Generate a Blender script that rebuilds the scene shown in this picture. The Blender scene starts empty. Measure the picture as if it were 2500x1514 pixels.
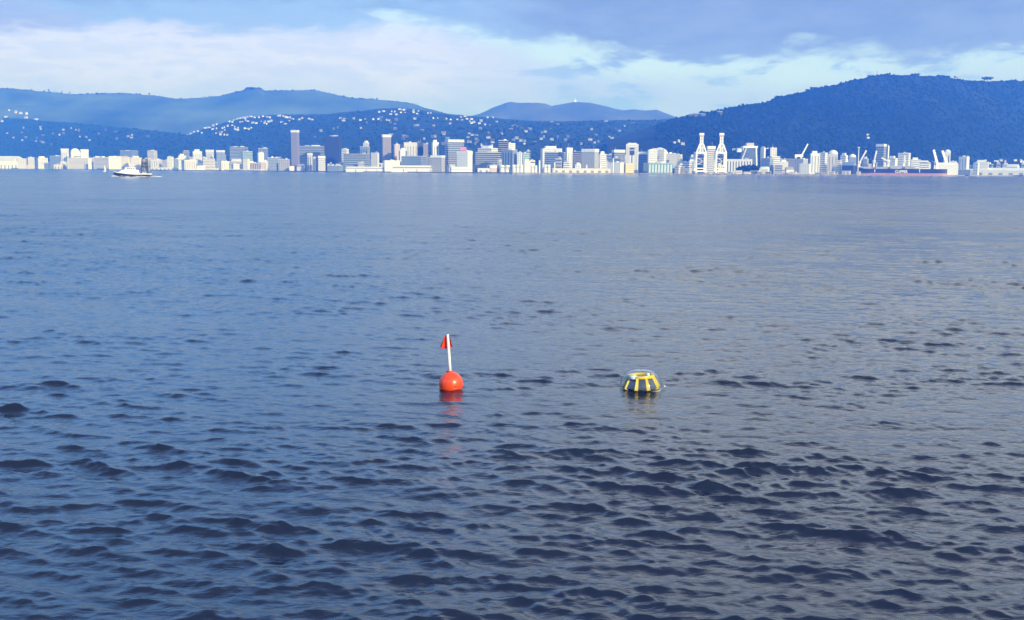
import bpy, math, random
import numpy as np
from mathutils import Vector, Matrix

random.seed(7)
S = bpy.context.scene
COL = S.collection

# ------------------------------------------------------------------ camera
CAM_H = 4.0
FPX = 2700.0                       # focal length in pixels of a 2500 px wide picture
PITCH = math.atan(338.5 / FPX)
ROLL = 0.0064
cam_data = bpy.data.cameras.new('camera')
cam_data.sensor_width = 36.0
cam_data.lens = FPX / 2500.0 * 36.0
cam_data.clip_start = 0.1
cam_data.clip_end = 60000.0
cam = bpy.data.objects.new('camera', cam_data)
COL.objects.link(cam)
_R = Vector((1, 0, 0)); _F = Vector((0, math.cos(PITCH), -math.sin(PITCH))); _U = Vector((0, math.sin(PITCH), math.cos(PITCH)))
RR = _R * math.cos(ROLL) + _U * math.sin(ROLL)
UU = -_R * math.sin(ROLL) + _U * math.cos(ROLL)
_m = Matrix((RR, UU, -_F)).transposed().to_4x4()
_m.translation = Vector((0, 0, CAM_H))
cam.matrix_world = _m
S.camera = cam

def at(px, py, D):
    """world point seen at picture position (px, py) that lies D metres ahead"""
    d = RR * ((px - 1250.0) / FPX) + UU * ((757.0 - py) / FPX) + _F
    return Vector((0, 0, CAM_H)) + d * (D / d.y)

def atv(px, py, D):
    k = np.asarray(px, float) * 0
    u = (np.asarray(px, float) - 1250.0) / FPX; v = (757.0 - np.asarray(py, float)) / FPX
    dx, dy, dz = (RR[i] * u + UU[i] * v + _F[i] for i in range(3))
    s = D / dy
    return dx * s, dy * s, CAM_H + dz * s

# ------------------------------------------------------------------ world
W = bpy.data.worlds.new('World')
S.world = W
W.use_nodes = True
wt = W.node_tree
wt.nodes.clear()
SUN_AZ, SUN_EL = math.radians(140.0), math.radians(20.0)      # azimuth clockwise from straight ahead

def wnode(t): return wt.nodes.new(t)
def wm(op, a, b=None, c=None):
    n = wnode('ShaderNodeMath'); n.operation = op
    for i, v in enumerate((a, b, c)):
        if v is None: continue
        if isinstance(v, (int, float)): n.inputs[i].default_value = v
        else: wt.links.new(v, n.inputs[i])
    return n.outputs[0]
def wstep(v, lo, hi, a=0.0, b=1.0):
    n = wnode('ShaderNodeMapRange'); n.interpolation_type = 'SMOOTHSTEP'
    wt.links.new(v, n.inputs['Value'])
    for k, x in (('From Min', lo), ('From Max', hi), ('To Min', a), ('To Max', b)): n.inputs[k].default_value = x
    return n.outputs['Result']
def wmix(f, a, b):
    n = wnode('ShaderNodeMix'); n.data_type = 'RGBA'
    ins = [i for i in n.inputs if i.type == 'RGBA']
    if isinstance(f, (int, float)): n.inputs[0].default_value = f
    else: wt.links.new(f, n.inputs[0])
    for s, v in zip(ins, (a, b)):
        if isinstance(v, tuple): s.default_value = (*v, 1)
        else: wt.links.new(v, s)
    return [o for o in n.outputs if o.type == 'RGBA'][0]
def wnoise(vec, scale, detail, rough, dist=0.0):
    n = wnode('ShaderNodeTexNoise')
    wt.links.new(vec, n.inputs['Vector'])
    n.inputs['Scale'].default_value = scale; n.inputs['Detail'].default_value = detail
    n.inputs['Roughness'].default_value = rough; n.inputs['Distortion'].default_value = dist
    return wm('SUBTRACT', n.outputs['Fac'], 0.5)

tc = wnode('ShaderNodeTexCoord')
sep = wnode('ShaderNodeSeparateXYZ'); wt.links.new(tc.outputs['Generated'], sep.inputs[0])
az = wm('MULTIPLY', wm('ARCTAN2', sep.outputs[0], sep.outputs[1]), 57.2958)
el = wm('MULTIPLY', wm('ARCSINE', sep.outputs[2]), 57.2958)
mp = wnode('ShaderNodeMapping'); wt.links.new(tc.outputs['Generated'], mp.inputs['Vector'])
mp.inputs['Scale'].default_value = (1, 1, 3.2); mp.inputs['Location'].default_value = (0.37, 0.11, 0.53)
V = mp.outputs['Vector']
n_big = wnoise(V, 3.2, 5, 0.5, 0.4)
n_mid = wnoise(V, 8.0, 7, 0.55, 0.6)
n_fin = wnoise(V, 24.0, 6, 0.6, 0.3)

sky = wnode('ShaderNodeTexSky'); sky.sky_type = 'NISHITA'; sky.sun_disc = False
sky.sun_elevation = SUN_EL; sky.sun_rotation = SUN_AZ
sky.air_density = 1.0; sky.dust_density = 0.6; sky.ozone_density = 1.5

SKY_K = 0.1
def rad(r, g, b): return (r / SKY_K, g / SKY_K, b / SKY_K)     # radiance of a cloud
c_shade = rad(0.44, 0.55, 0.94)
c_gap   = rad(0.52, 0.77, 1.22)
c_white = rad(0.60, 0.67, 1.03)
c_pale  = rad(0.27, 0.43, 0.84)
c_deckL = rad(0.28, 0.45, 0.86)
c_deckR = rad(0.23, 0.325, 0.60)
c_under = rad(0.155, 0.235, 0.46)
c_lilac = rad(0.34, 0.385, 0.70)
c_highL = rad(0.40, 0.90, 2.30)
c_zen = rad(0.26, 0.34, 0.62)
c_highR = rad(1.16, 1.34, 1.80)

right = wstep(az, -6.0, 6.0)                                    # 0 on the left half, 1 on the right
base = wmix(0.45, c_gap, sky.outputs['Color'])                  # clear gaps
# low bank of cloud over the hills: white on the left, pale blue on the right
bank_top = wm('ADD', wm('MULTIPLY', right, -2.9), 7.4)
bank = wstep(wm('ADD', wm('SUBTRACT', bank_top, el), wm('ADD', wm('MULTIPLY', n_mid, 2.8), wm('MULTIPLY', n_big, 2.0))), -1.0, 0.7)
bank_col = wmix(wstep(wm('ADD', el, wm('MULTIPLY', n_mid, 5.0)), 1.8, 5.2), c_pale, c_white)
bank_col = wmix(wm('MULTIPLY', right, 0.72), bank_col, c_pale)
col = wmix(bank, base, bank_col)
bank_shade = wstep(wm('ADD', n_mid, wm('MULTIPLY', n_fin, 0.7)), -0.16, 0.10, 0.75, 0.0)
col = wmix(wm('MULTIPLY', bank, bank_shade), col, c_shade)
# thin ragged puffs in front of the gaps
puff = wstep(wm('ADD', n_mid, wm('MULTIPLY', n_fin, 0.6)), 0.0, 0.13, 0.0, 0.85)
col = wmix(wm('MULTIPLY', puff, wm('ADD', wm('MULTIPLY', right, 0.62), 0.38)), col, c_pale)
# darker deck above
deck_low = wm('ADD', wm('MULTIPLY', right, -1.7), 6.8)
deck = wstep(wm('ADD', wm('SUBTRACT', el, deck_low), wm('ADD', wm('ADD', wm('MULTIPLY', n_big, 4.2), wm('MULTIPLY', n_fin, 1.6)), wm('MULTIPLY', n_mid, 3.6))), -0.2, 0.7)
deck_col = wmix(right, c_deckL, c_deckR)
deck_col = wmix(wstep(wm('ADD', n_big, wm('MULTIPLY', n_mid, 0.5)), -0.02, 0.22, 0.0, 0.8), deck_col, c_lilac)
deck_col = wmix(wstep(wm('ADD', n_mid, wm('MULTIPLY', n_fin, 0.5)), -0.20, 0.14, 0.6, 0.0), deck_col, c_under)
holes = wstep(wm('ADD', n_mid, wm('MULTIPLY', n_big, 0.8)), 0.16, 0.34, 1.0, 0.35)
deck = wm('MULTIPLY', deck, holes)
col = wmix(deck, col, deck_col)
# bright band added above the view to light the water, dimming towards the zenith
high = wstep(el, 8.3, 13.5, 0.0, 1.0)
wide = wstep(az, -16.0, 12.0)
high_col = wmix(wide, c_highL, c_highR)
high_col = wmix(wstep(n_mid, -0.1, 0.25, 0.0, 0.5), high_col, c_lilac)
high_col = wmix(wstep(el, 22.0, 48.0), high_col, c_zen)
col = wmix(high, col, high_col)

bg = wnode('ShaderNodeBackground'); bg.inputs['Strength'].default_value = SKY_K
wt.links.new(col, bg.inputs['Color'])
wo = wnode('ShaderNodeOutputWorld'); wt.links.new(bg.outputs[0], wo.inputs['Surface'])

# ------------------------------------------------------------------ sun
sun_data = bpy.data.lights.new('sun', 'SUN')
sun_data.energy = 4.4
sun_data.angle = math.radians(0.5)
sun_data.color = (1.0, 0.96, 0.92)
sun = bpy.data.objects.new('sun', sun_data); COL.objects.link(sun)
sdir = Vector((math.sin(SUN_AZ) * math.cos(SUN_EL), math.cos(SUN_AZ) * math.cos(SUN_EL), math.sin(SUN_EL)))
sun.rotation_euler = sdir.to_track_quat('Z', 'Y').to_euler()
sun.location = (30, -20, 30)

# ------------------------------------------------------------------ exposure
S.view_settings.view_transform = 'Standard'
S.view_settings.look = 'None'
S.view_settings.exposure = 0.35
S.view_settings.gamma = 1.0
S.view_settings.use_curve_mapping = False
S.render.engine = 'CYCLES'
S.cycles.use_denoising = True
S.cycles.max_bounces = 6
S.cycles.transparent_max_bounces = 12
S.cycles.volume_bounces = 0
S.cycles.sample_clamp_indirect = 4.0
S.render.film_transparent = False

# ------------------------------------------------------------------ helpers
def tag(o, label=None, cat=None, group=None, kind=None):
    if label: o['label'] = label
    if cat: o['category'] = cat
    if group: o['group'] = group
    if kind: o['kind'] = kind
    return o

def empty(name, loc, rz=0.0):
    o = bpy.data.objects.new(name, None); o.empty_display_size = 0.2
    o.location = loc; o.rotation_euler = (0, 0, rz); COL.objects.link(o); return o

def link(name, me, parent=None, loc=(0, 0, 0), rot=(0, 0, 0), scale=(1, 1, 1)):
    o = bpy.data.objects.new(name, me); COL.objects.link(o)
    if parent is not None: o.parent = parent
    o.location = loc; o.rotation_euler = rot; o.scale = scale
    return o

def mesh(name, verts, faces, mats, smooth=False, fmat=None):
    me = bpy.data.meshes.new(name)
    me.from_pydata([tuple(v) for v in verts], [], faces)
    for m in (mats if isinstance(mats, (list, tuple)) else [mats]): me.materials.append(m)
    if fmat: me.polygons.foreach_set('material_index', fmat)
    if smooth: me.polygons.foreach_set('use_smooth', [True] * len(me.polygons))
    me.update(); return me

class MB:
    """collects simple shapes into one mesh"""
    def __init__(s): s.v = []; s.f = []; s.m = []
    def add(s, vs, fs, mi=0):
        o = len(s.v); s.v += [Vector(v) for v in vs]
        s.f += [tuple(i + o for i in f) for f in fs]; s.m += [mi] * len(fs); return s
    def box(s, x0, x1, y0, y1, z0, z1, mi=0):
        return s.add([(x0,y0,z0),(x1,y0,z0),(x1,y1,z0),(x0,y1,z0),(x0,y0,z1),(x1,y0,z1),(x1,y1,z1),(x0,y1,z1)],
                     [(3,2,1,0),(4,5,6,7),(0,1,5,4),(1,2,6,5),(2,3,7,6),(3,0,4,7)], mi)
    def bar(s, a, b, w, h=None, mi=0, w2=None):
        a = Vector(a); b = Vector(b); h = h or w; k = (w2 / w) if w2 else 1.0
        d = (b - a).normalized()
        u = d.cross(Vector((0, 1, 0)))
        if u.length < 0.05: u = d.cross(Vector((1, 0, 0)))
        u.normalize(); n = d.cross(u).normalized()
        q = [(-1,-1),(1,-1),(1,1),(-1,1)]
        vs = [a + u*(w/2*i) + n*(h/2*j) for i, j in q] + [b + u*(w*k/2*i) + n*(h*k/2*j) for i, j in q]
        return s.add(vs, [(3,2,1,0),(4,5,6,7),(0,1,5,4),(1,2,6,5),(2,3,7,6),(3,0,4,7)], mi)
    def tube(s, pts, r, n=10, mi=0, cap=True):
        pts = [Vector(p) for p in pts]; rs = r if isinstance(r, (list, tuple)) else [r] * len(pts)
        o = len(s.v); fs = []
        for i, p in enumerate(pts):
            d = (pts[min(i+1, len(pts)-1)] - pts[max(i-1, 0)]).normalized()
            u = d.cross(Vector((0.13, 0.97, 0.2))).normalized(); w = d.cross(u).normalized()
            for k in range(n):
                t = 2 * math.pi * k / n
                s.v.append(p + (u * math.cos(t) + w * math.sin(t)) * rs[i])
        for i in range(len(pts) - 1):
            for k in range(n):
                k2 = (k + 1) % n
                fs.append((o + i*n + k, o + i*n + k2, o + (i+1)*n + k2, o + (i+1)*n + k))
        if cap:
            fs.append(tuple(o + k for k in reversed(range(n))))
            fs.append(tuple(o + (len(pts)-1)*n + k for k in range(n)))
        s.f += fs; s.m += [mi] * len(fs); return s
    def lathe(s, prof, n=32, c=(0, 0, 0), mi=0):
        o = len(s.v); fs = []; c = Vector(c)
        for r, z in prof:
            for k in range(n):
                t = 2 * math.pi * k / n
                s.v.append(c + Vector((r * math.cos(t), r * math.sin(t), z)))
        for i in range(len(prof) - 1):
            for k in range(n):
                k2 = (k + 1) % n
                fs.append((o + i*n + k, o + i*n + k2, o + (i+1)*n + k2, o + (i+1)*n + k))
        s.f += fs; s.m += [mi] * len(fs); return s
    def build(s, name, mats, parent=None, smooth=False, loc=(0,0,0), rot=(0,0,0), kind=None):
        o = link(name, mesh(name, s.v, s.f, mats, smooth, s.m), parent, loc, rot)
        if kind: o['kind'] = kind
        return o

def vnoise(x, y, seed=0):
    """smooth value noise in 0..1"""
    xi = np.floor(x).astype(np.int64); yi = np.floor(y).astype(np.int64)
    xf = x - xi; yf = y - yi
    def h(a, b):
        n = (a * 374761393 + b * 668265263 + seed * 144665) & 0xffffffff
        n = ((n ^ (n >> 13)) * 1274126177) & 0xffffffff
        return ((n ^ (n >> 16)) & 0xffff) / 65535.0
    u = xf * xf * (3 - 2 * xf); v = yf * yf * (3 - 2 * yf)
    return (h(xi, yi) * (1-u) + h(xi+1, yi) * u) * (1-v) + (h(xi, yi+1) * (1-u) + h(xi+1, yi+1) * u) * v
def fbm(x, y, octs=4, seed=0):
    t = 0; a = 0.5; s = 0
    for i in range(octs):
        t = t + a * vnoise(x, y, seed + i * 17); s += a; x = x * 2.03 + 5.1; y = y * 2.03 - 3.7; a *= 0.5
    return t / s

def mat(name, col, rough=0.6, metal=0.0, spec=0.5, var=0.12, scale=0.5, bump=0.0, coat=0.0, col2=None, vs=(1, 1, 1)):
    m = bpy.data.materials.new(name); m.use_nodes = True
    nt = m.node_tree; p = nt.nodes['Principled BSDF']
    p.inputs['Roughness'].default_value = rough; p.inputs['Metallic'].default_value = metal
    p.inputs['Specular IOR Level'].default_value = spec; p.inputs['Coat Weight'].default_value = coat
    tcn = nt.nodes.new('ShaderNodeTexCoord'); mpn = nt.nodes.new('ShaderNodeMapping')
    mpn.inputs['Scale'].default_value = vs
    nt.links.new(tcn.outputs['Object'], mpn.inputs['Vector'])
    n = nt.nodes.new('ShaderNodeTexNoise'); n.inputs['Scale'].default_value = scale; n.inputs['Detail'].default_value = 6
    nt.links.new(mpn.outputs[0], n.inputs['Vector'])
    r = nt.nodes.new('ShaderNodeValToRGB')
    c2 = col2 or tuple(c * (1 - 2.2 * var) for c in col)
    r.color_ramp.elements[0].color = (*c2, 1); r.color_ramp.elements[1].color = (*col, 1)
    r.color_ramp.elements[0].position = 0.3; r.color_ramp.elements[1].position = 0.65
    nt.links.new(n.outputs['Fac'], r.inputs['Fac']); nt.links.new(r.outputs['Color'], p.inputs['Base Color'])
    if bump:
        b = nt.nodes.new('ShaderNodeBump'); b.inputs['Strength'].default_value = bump; b.inputs['Distance'].default_value = 0.02
        nt.links.new(n.outputs['Fac'], b.inputs['Height']); nt.links.new(b.outputs[0], p.inputs['Normal'])
    return m
# ------------------------------------------------------------------ water
def build_water():
    rs = np.random.RandomState(23)
    dense = np.radians(np.arange(-28.5, 28.501, 0.055))
    side = np.radians(np.concatenate([np.arange(28.78, 46.0, 0.28), 46.0 + 134.0 * np.linspace(0, 1, 50)[1:] ** 1.6]))
    ang = np.concatenate([-side[::-1][1:], dense, side])          # -180 is the same seam as +180
    ang = ang[(ang > -math.pi + 1e-6)]
    r0 = np.geomspace(1.2, 7.6, 26)
    p = 0.35
    r1 = np.linspace(7.8 ** -p, 320.0 ** -p, 1000) ** (-1 / p)
    r2 = np.geomspace(330, 8200, 46)
    rad_ = np.concatenate([r0, r1, r2])
    dr = np.gradient(rad_)
    nr, na = len(rad_), len(ang)
    X0 = (rad_[:, None] * np.sin(ang)[None, :]).astype(np.float32)
    Y0 = (rad_[:, None] * np.cos(ang)[None, :]).astype(np.float32)
    DR = dr[:, None].astype(np.float32)
    # gusts: patches of livelier and of calmer water
    g = fbm(X0 / 46.0 + 9.0, Y0 / 30.0 + 3.0, 3, 5).astype(np.float32)
    gust = 0.70 + 0.60 * np.clip((g - 0.25) / 0.5, 0, 1)
    g2 = fbm(X0[:1026] / 2.8 + 2.0, Y0[:1026] / 1.2 + 7.0, 2, 9).astype(np.float32)
    gust[:1026] *= 0.70 + 0.60 * np.clip((g2 - 0.2) / 0.6, 0, 1)
    g3 = fbm(X0 / 9.0 + 4.0, Y0 / 4.5 + 1.0, 2, 33).astype(np.float32)
    gust *= 0.76 + 0.48 * np.clip((g3 - 0.25) / 0.5, 0, 1)
    # the breeze ruffles the water most near the shore the camera stands on
    R_ = rad_[:, None]
    wind = (0.52 + 0.48 / (1 + (R_ / 130.0) ** 2)) * (1 + 0.35 * np.exp(-(np.log(R_ / 55.0) / 0.7) ** 2))
    gust *= wind.astype(np.float32)
    n = 150
    lam = np.exp(rs.uniform(math.log(0.09), math.log(7.5), n))
    lam = np.sort(lam)[::-1]
    th = math.radians(78) + rs.normal(0, 1.0, n) * np.radians(np.clip(38 - 22 * (np.log(lam / 0.2) / 1.6), 17, 40))      # heading of each wave train
    ph = rs.uniform(0, 2 * math.pi, n)
    shape = np.exp(-0.5 * (np.log(lam / 0.42) / 0.72) ** 2) + 0.30 * (lam < 0.4) + 0.10 * (lam > 1.2)
    shape[lam > 2.0] *= 0.7
    slope = shape / math.sqrt((shape ** 2).sum() / 2) * WAVE_SLOPE
    dx = np.zeros_like(X0); dy = np.zeros_like(X0); dz = np.zeros_like(X0)
    lost = np.zeros((nr, 1), np.float32)
    for i in range(n):
        k = 2 * math.pi / lam[i]; a = slope[i] / k
        kx, ky = k * math.cos(th[i]), k * math.sin(th[i])
        w = np.clip((lam[i] / DR - 0.4) / 1.2, 0, 1); w = w * w * (3 - 2 * w)
        lost += (1 - w ** 2) * slope[i] ** 2 / 2
        if w.max() <= 0: continue
        nrow = int(np.max(np.nonzero(w[:, 0] > 0)[0])) + 1
        q = X0[:nrow] * np.float32(kx) + Y0[:nrow] * np.float32(ky) + np.float32(ph[i])
        ww = w[:nrow] * gust[:nrow] * np.float32(a)
        c = np.cos(q); s_ = np.sin(q)
        dz[:nrow] += ww * s_
        dx[:nrow] += 0.95 * math.cos(th[i]) * ww * c
        dy[:nrow] += 0.95 * math.sin(th[i]) * ww * c
    # crests are peaked, troughs are flat
    sg = np.maximum(np.sqrt((dz ** 2).mean(1, keepdims=True)), 1e-5)
    dz = sg * (np.exp(np.clip(PEAK * dz / sg, -4, 2.2)) - 1) / PEAK - sg * PEAK / 2
    global water_h
    X, Y, Z = X0 + dx, Y0 + dy, dz
    def water_h(x, y):
        i = int(np.argmin(np.abs(rad_ - math.hypot(x, y)))); j = int(np.argmin(np.abs(ang - math.atan2(x, y))))
        return float(Z[i, j])
    co = np.empty((nr * na + 1, 3), np.float32)
    co[:-1, 0] = X.ravel(); co[:-1, 1] = Y.ravel(); co[:-1, 2] = Z.ravel(); co[-1] = (0, 0, 0)
    i = np.arange(nr - 1)[:, None] * na; j = np.arange(na)[None, :]; j2 = (j + 1) % na
    quads = np.stack([i + j, i + na + j, i + na + j2, i + j2], -1).reshape(-1, 4)   # wound so that the normals point up
    quads = quads[:, ::-1]
    quads = np.stack([quads[:, 0], quads[:, 1], quads[:, 2], quads[:, 3]], -1)
    tri = np.stack([np.full(na, nr * na), np.arange(na), (np.arange(na) + 1) % na], -1)[:, ::-1]
    me = bpy.data.meshes.new('water')
    nq, nt_ = len(quads), len(tri)
    me.vertices.add(len(co)); me.vertices.foreach_set('co', co.ravel())
    me.loops.add(nq * 4 + nt_ * 3)
    me.loops.foreach_set('vertex_index', np.concatenate([quads.ravel(), tri.ravel()]).astype(np.int32))
    me.polygons.add(nq + nt_)
    ls = np.concatenate([np.arange(nq) * 4, nq * 4 + np.arange(nt_) * 3]).astype(np.int32)
    me.polygons.foreach_set('loop_start', ls)
    me.polygons.foreach_set('use_smooth', np.ones(nq + nt_, bool))
    me.update(calc_edges=True)
    # waves too short for the mesh are carried by the roughness
    sig = np.sqrt(np.repeat(lost, na, 1) * gust ** 2 + 0.011 ** 2)
    at_ = me.attributes.new('chop', 'FLOAT', 'POINT')
    at_.data.foreach_set('value', np.append(sig.ravel(), 0.04).astype(np.float32))
    m = bpy.data.materials.new('sea_water'); m.use_nodes = True
    nt = m.node_tree; p_ = nt.nodes['Principled BSDF']
    p_.inputs['IOR'].default_value = 1.333
    a_ = nt.nodes.new('ShaderNodeAttribute'); a_.attribute_name = 'chop'
    def mm(op, x, y):
        q = nt.nodes.new('ShaderNodeMath'); q.operation = op
        for s_, v in zip(q.inputs, (x, y)):
            if isinstance(v, (int, float)): s_.default_value = v
            else: nt.links.new(v, s_)
        return q.outputs[0]
    nt.links.new(mm('POWER', mm('MULTIPLY', a_.outputs['Fac'], 0.32), 0.5), p_.inputs['Roughness'])
    tcn = nt.nodes.new('ShaderNodeTexCoord')
    n1 = nt.nodes.new('ShaderNodeTexNoise'); n1.inputs['Scale'].default_value = 0.02; n1.inputs['Detail'].default_value = 4
    nt.links.new(tcn.outputs['Object'], n1.inputs['Vector'])
    rp = nt.nodes.new('ShaderNodeValToRGB')
    rp.color_ramp.elements[0].color = (*WATER_A, 1); rp.color_ramp.elements[1].color = (*WATER_B, 1)
    nt.links.new(n1.outputs['Fac'], rp.inputs['Fac']); nt.links.new(rp.outputs[0], p_.inputs['Base Color'])
    mpn = nt.nodes.new('ShaderNodeMapping'); mpn.inputs['Scale'].default_value = (0.6, 1.3, 1); mpn.inputs['Rotation'].default_value = (0, 0, 0.2)
    nt.links.new(tcn.outputs['Object'], mpn.inputs['Vector'])
    n2 = nt.nodes.new('ShaderNodeTexNoise'); n2.inputs['Scale'].default_value = 9.0; n2.inputs['Detail'].default_value = 4
    n2.inputs['Roughness'].default_value = 0.55; n2.inputs['Distortion'].default_value = 0.5
    nt.links.new(mpn.outputs[0], n2.inputs['Vector'])
    b = nt.nodes.new('ShaderNodeBump'); b.inputs['Strength'].default_value = 0.8; b.inputs['Distance'].default_value = 0.016
    nt.links.new(n2.outputs['Fac'], b.inputs['Height']); nt.links.new(b.outputs[0], p_.inputs['Normal'])
    me.materials.append(m)
    tag(link('water', me), kind='structure')

PEAK = 0.16
WAVE_SLOPE = 0.178
WATER_A = (0.007, 0.012, 0.028)
WATER_B = (0.010, 0.018, 0.042)
build_water()

# ------------------------------------------------------------------ haze
def build_haze():
    b = MB().box(-8600, 8600, -8600, 8600, -1.6, 470.0)
    m = bpy.data.materials.new('sea_air'); m.use_nodes = True
    nt = m.node_tree; nt.nodes.clear()
    o = nt.nodes.new('ShaderNodeOutputMaterial'); v = nt.nodes.new('ShaderNodeVolumePrincipled')
    v.inputs['Color'].default_value = (*HAZE_COL, 1)
    v.inputs['Absorption Color'].default_value = (1, 1, 1, 1)
    v.inputs['Density'].default_value = HAZE_DENS
    v.inputs['Anisotropy'].default_value = 0.0
    nt.links.new(v.outputs[0], o.inputs['Volume'])
    b.build('haze', m, kind='stuff')
HAZE_COL = (0.035, 0.18, 1.0)
HAZE_DENS = 2.9e-4
# ------------------------------------------------------------------ land, hills, forest
_SX = [-1400, -600, 0, 420, 800, 1250, 1800, 2250, 2500, 3100, 3900]
_SD = [4800, 4400, 4000, 3000, 2400, 2050, 2200, 2450, 2800, 3300, 3700]
def shore(px):
    r = np.interp(px, _SX, _SD); return float(r) if np.ndim(r) == 0 else r
GZ = 2.2                                                  # height of the quays above the water

M_land = mat('city_ground', (0.22, 0.21, 0.20), 0.9, var=0.2, scale=0.02)
M_quay = mat('quay_stone', (0.30, 0.27, 0.25), 0.85, var=0.22, scale=0.15)
M_pine = mat('pine_slope', (0.007, 0.017, 0.018), 0.95, spec=0.1, scale=0.005, col2=(0.018, 0.030, 0.022))  # pine green darkened to hold the cloud shadow lying on this hill
M_bush = mat('bush_slope', (0.018, 0.040, 0.032), 0.95, spec=0.1, scale=0.008, col2=(0.018, 0.036, 0.030))
M_sunpatch = mat('sunpatch_slope', (0.10, 0.145, 0.085), 0.95, spec=0.1, scale=0.0035, col2=(0.030, 0.050, 0.035))  # lighter tone paints sunlit patches between cloud shadows onto the ridge
M_moor = mat('moor_slope', (0.10, 0.11, 0.075), 0.95, spec=0.1, scale=0.004, col2=(0.05, 0.06, 0.045))
M_leaf = mat('pine_leaf', (0.008, 0.019, 0.018), 0.95, spec=0.1, scale=0.05, col2=(0.010, 0.024, 0.018))

def ground():
    xs = list(range(-1400, 3901, 50)); vs = []; fs = []
    for px in xs:
        D = shore(px); p = at(px, 425, D)
        q = Vector((p.x * 7600 / D * 0.9, 7600, 0))
        for v in ((p.x, D, -0.9), (p.x, D, GZ), (q.x, 7600, GZ)): vs.append(v)
    for i in range(len(xs) - 1):
        a, b = i * 3, i * 3 + 3
        fs += [(a, b, b + 1, a + 1), (a + 1, b + 1, b + 2, a + 2)]
    fm = []
    for i in range(len(xs) - 1): fm += [1, 0]
    tag(link('land', mesh('land', vs, fs, [M_land, M_quay], False, fm)), kind='structure')
ground()

class Hill:
    def __init__(s, name, crest, Dbase, Dcrest, m, rough, seed, power=1.0, nx=420, nt=46):
        s.cx = [c[0] for c in crest]; s.cy = [c[1] for c in crest]
        s.Db, s.Dc, s.rough, s.seed, s.power = Dbase, Dcrest, rough, seed, power
        pxs = np.linspace(s.cx[0], s.cx[-1], nx)
        nj = nt + 12
        P, T = np.meshgrid(pxs, np.arange(nj) / (nt - 1), indexing='ij')
        vs = np.stack(s.points(P, T), -1)
        fs = [(i*nj + j, (i+1)*nj + j, (i+1)*nj + j + 1, i*nj + j + 1) for i in range(nx - 1) for j in range(nj - 1)]
        tag(link(name, mesh(name, vs.reshape(-1, 3), fs, m, True)), kind='structure')
    def points(s, px, t):
        px = np.asarray(px, float); t = np.asarray(t, float)
        b = s.Db(px) if callable(s.Db) else s.Db
        c = s.Dc(px) if callable(s.Dc) else s.Dc
        D = b + (c - b) * t
        fine = np.interp(px, s.cx, s.cy)
        soft = sum(np.interp(px + o, s.cx, s.cy) for o in range(-70, 71, 14)) / 11
        w = np.clip((t - 0.80) / 0.18, 0, 1); w = w * w * (3 - 2 * w)
        zc = np.maximum(atv(px, soft + (fine - soft) * w, c)[2], GZ)
        x = atv(px, 425.0, D)[0]
        h1 = (zc - GZ + 3) * (np.clip(t, 0, 1) ** s.power * (1.25 - 0.25 * t))
        h2 = (zc - GZ + 3) * np.maximum(0.0, 1 - (t - 1) * 2.6) ** 1.2
        h = GZ - 3 + np.where(t <= 1, h1, h2)
        n = fbm(x / 260.0, D / 260.0, 5, s.seed) - 0.5
        f = fbm(x / 34.0, D / 34.0, 3, s.seed + 3) - 0.5
        amp = np.minimum(1.0, t * 2.0) * np.where(t <= 1, 1.0 - 0.82 * np.maximum(0, 1 - np.abs(t - 1) * 5), 1.0)
        return x, D, h + s.rough * (n * 1.7 * amp + f * 0.22 * np.minimum(1, t * 4))
    def point(s, px, t):
        x, y, z = s.points(np.array([px]), np.array([t])); return Vector((float(x[0]), float(y[0]), float(z[0])))
    def hit(s, px, py):
        """surface point seen at the picture position"""
        t = np.arange(1, 121) / 120
        x, y, z = s.points(np.full(120, px), t)
        k = np.nonzero(z >= atv(np.full(120, px), np.full(120, py), y)[2])[0]
        i = int(k[0]) if len(k) else 119
        return Vector((float(x[i]), float(y[i]), float(z[i])))

def sh(off): return lambda px: shore(px) + off
crestA = [(-900,222),(-500,228),(-250,219),(-100,222),(0,216),(30,216),(70,219),(130,226),(180,231),(240,229),(320,228),(380,234),(440,242),(500,240),(545,234),(575,226),
          (598,220),(606,214),(620,214),(640,214),(648,220),(690,221),(730,221),(770,220),(800,226),(830,234),(870,241),(910,243),(960,247),(1000,251),(1040,264),(1065,270),(1090,277),(1130,281),(1200,292),(1320,330),(1420,400)]
crestB = [(1000,330),(1100,300),(1150,284),(1170,279),(1200,265),(1235,251),(1247,249),(1265,252),(1310,251),(1330,253),(1345,259),(1370,254),(1400,249),(1440,251),(1480,260),(1500,266),(1520,269),(1545,266),(1570,270),(1600,268),(1620,276),(1650,286),(1720,305),(1820,360),(1900,405)]
crestC = [(1480,345),(1560,318),(1620,299),(1655,288),(1690,281),(1740,273),(1790,262),(1830,255),(1870,248),(1890,238),(1910,235),(1960,223),(1975,217),(1990,214),(2020,210),(2050,202),(2070,196),(2100,191),(2112,186),(2130,184),(2160,182),
          (2190,183),(2220,182),(2260,188),(2290,187),(2310,191),(2340,196),(2370,198),(2410,197),(2450,196),(2500,199),(2600,206),(2800,214),(3100,236),(3500,300)]
crestD = [(-900,292),(-400,286),(-100,286),(0,286),(60,289),(110,294),(180,300),(250,307),(330,315),(400,322),(470,332),(560,348),(640,368),(720,395)]
crestE = [(330,395),(420,352),(480,322),(540,303),(600,288),(660,280),(720,280),(800,279),(900,270),(960,264),(1010,266),(1060,274),(1100,280),(1150,284),(1200,287),(1300,295),(1400,297),(1450,295),(1520,294),(1600,291),(1650,288),(1720,300),(1850,340),(1980,395)]
hillA = Hill('hills', crestA, 4700, 5700, M_sunpatch, 26, 21)
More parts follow.
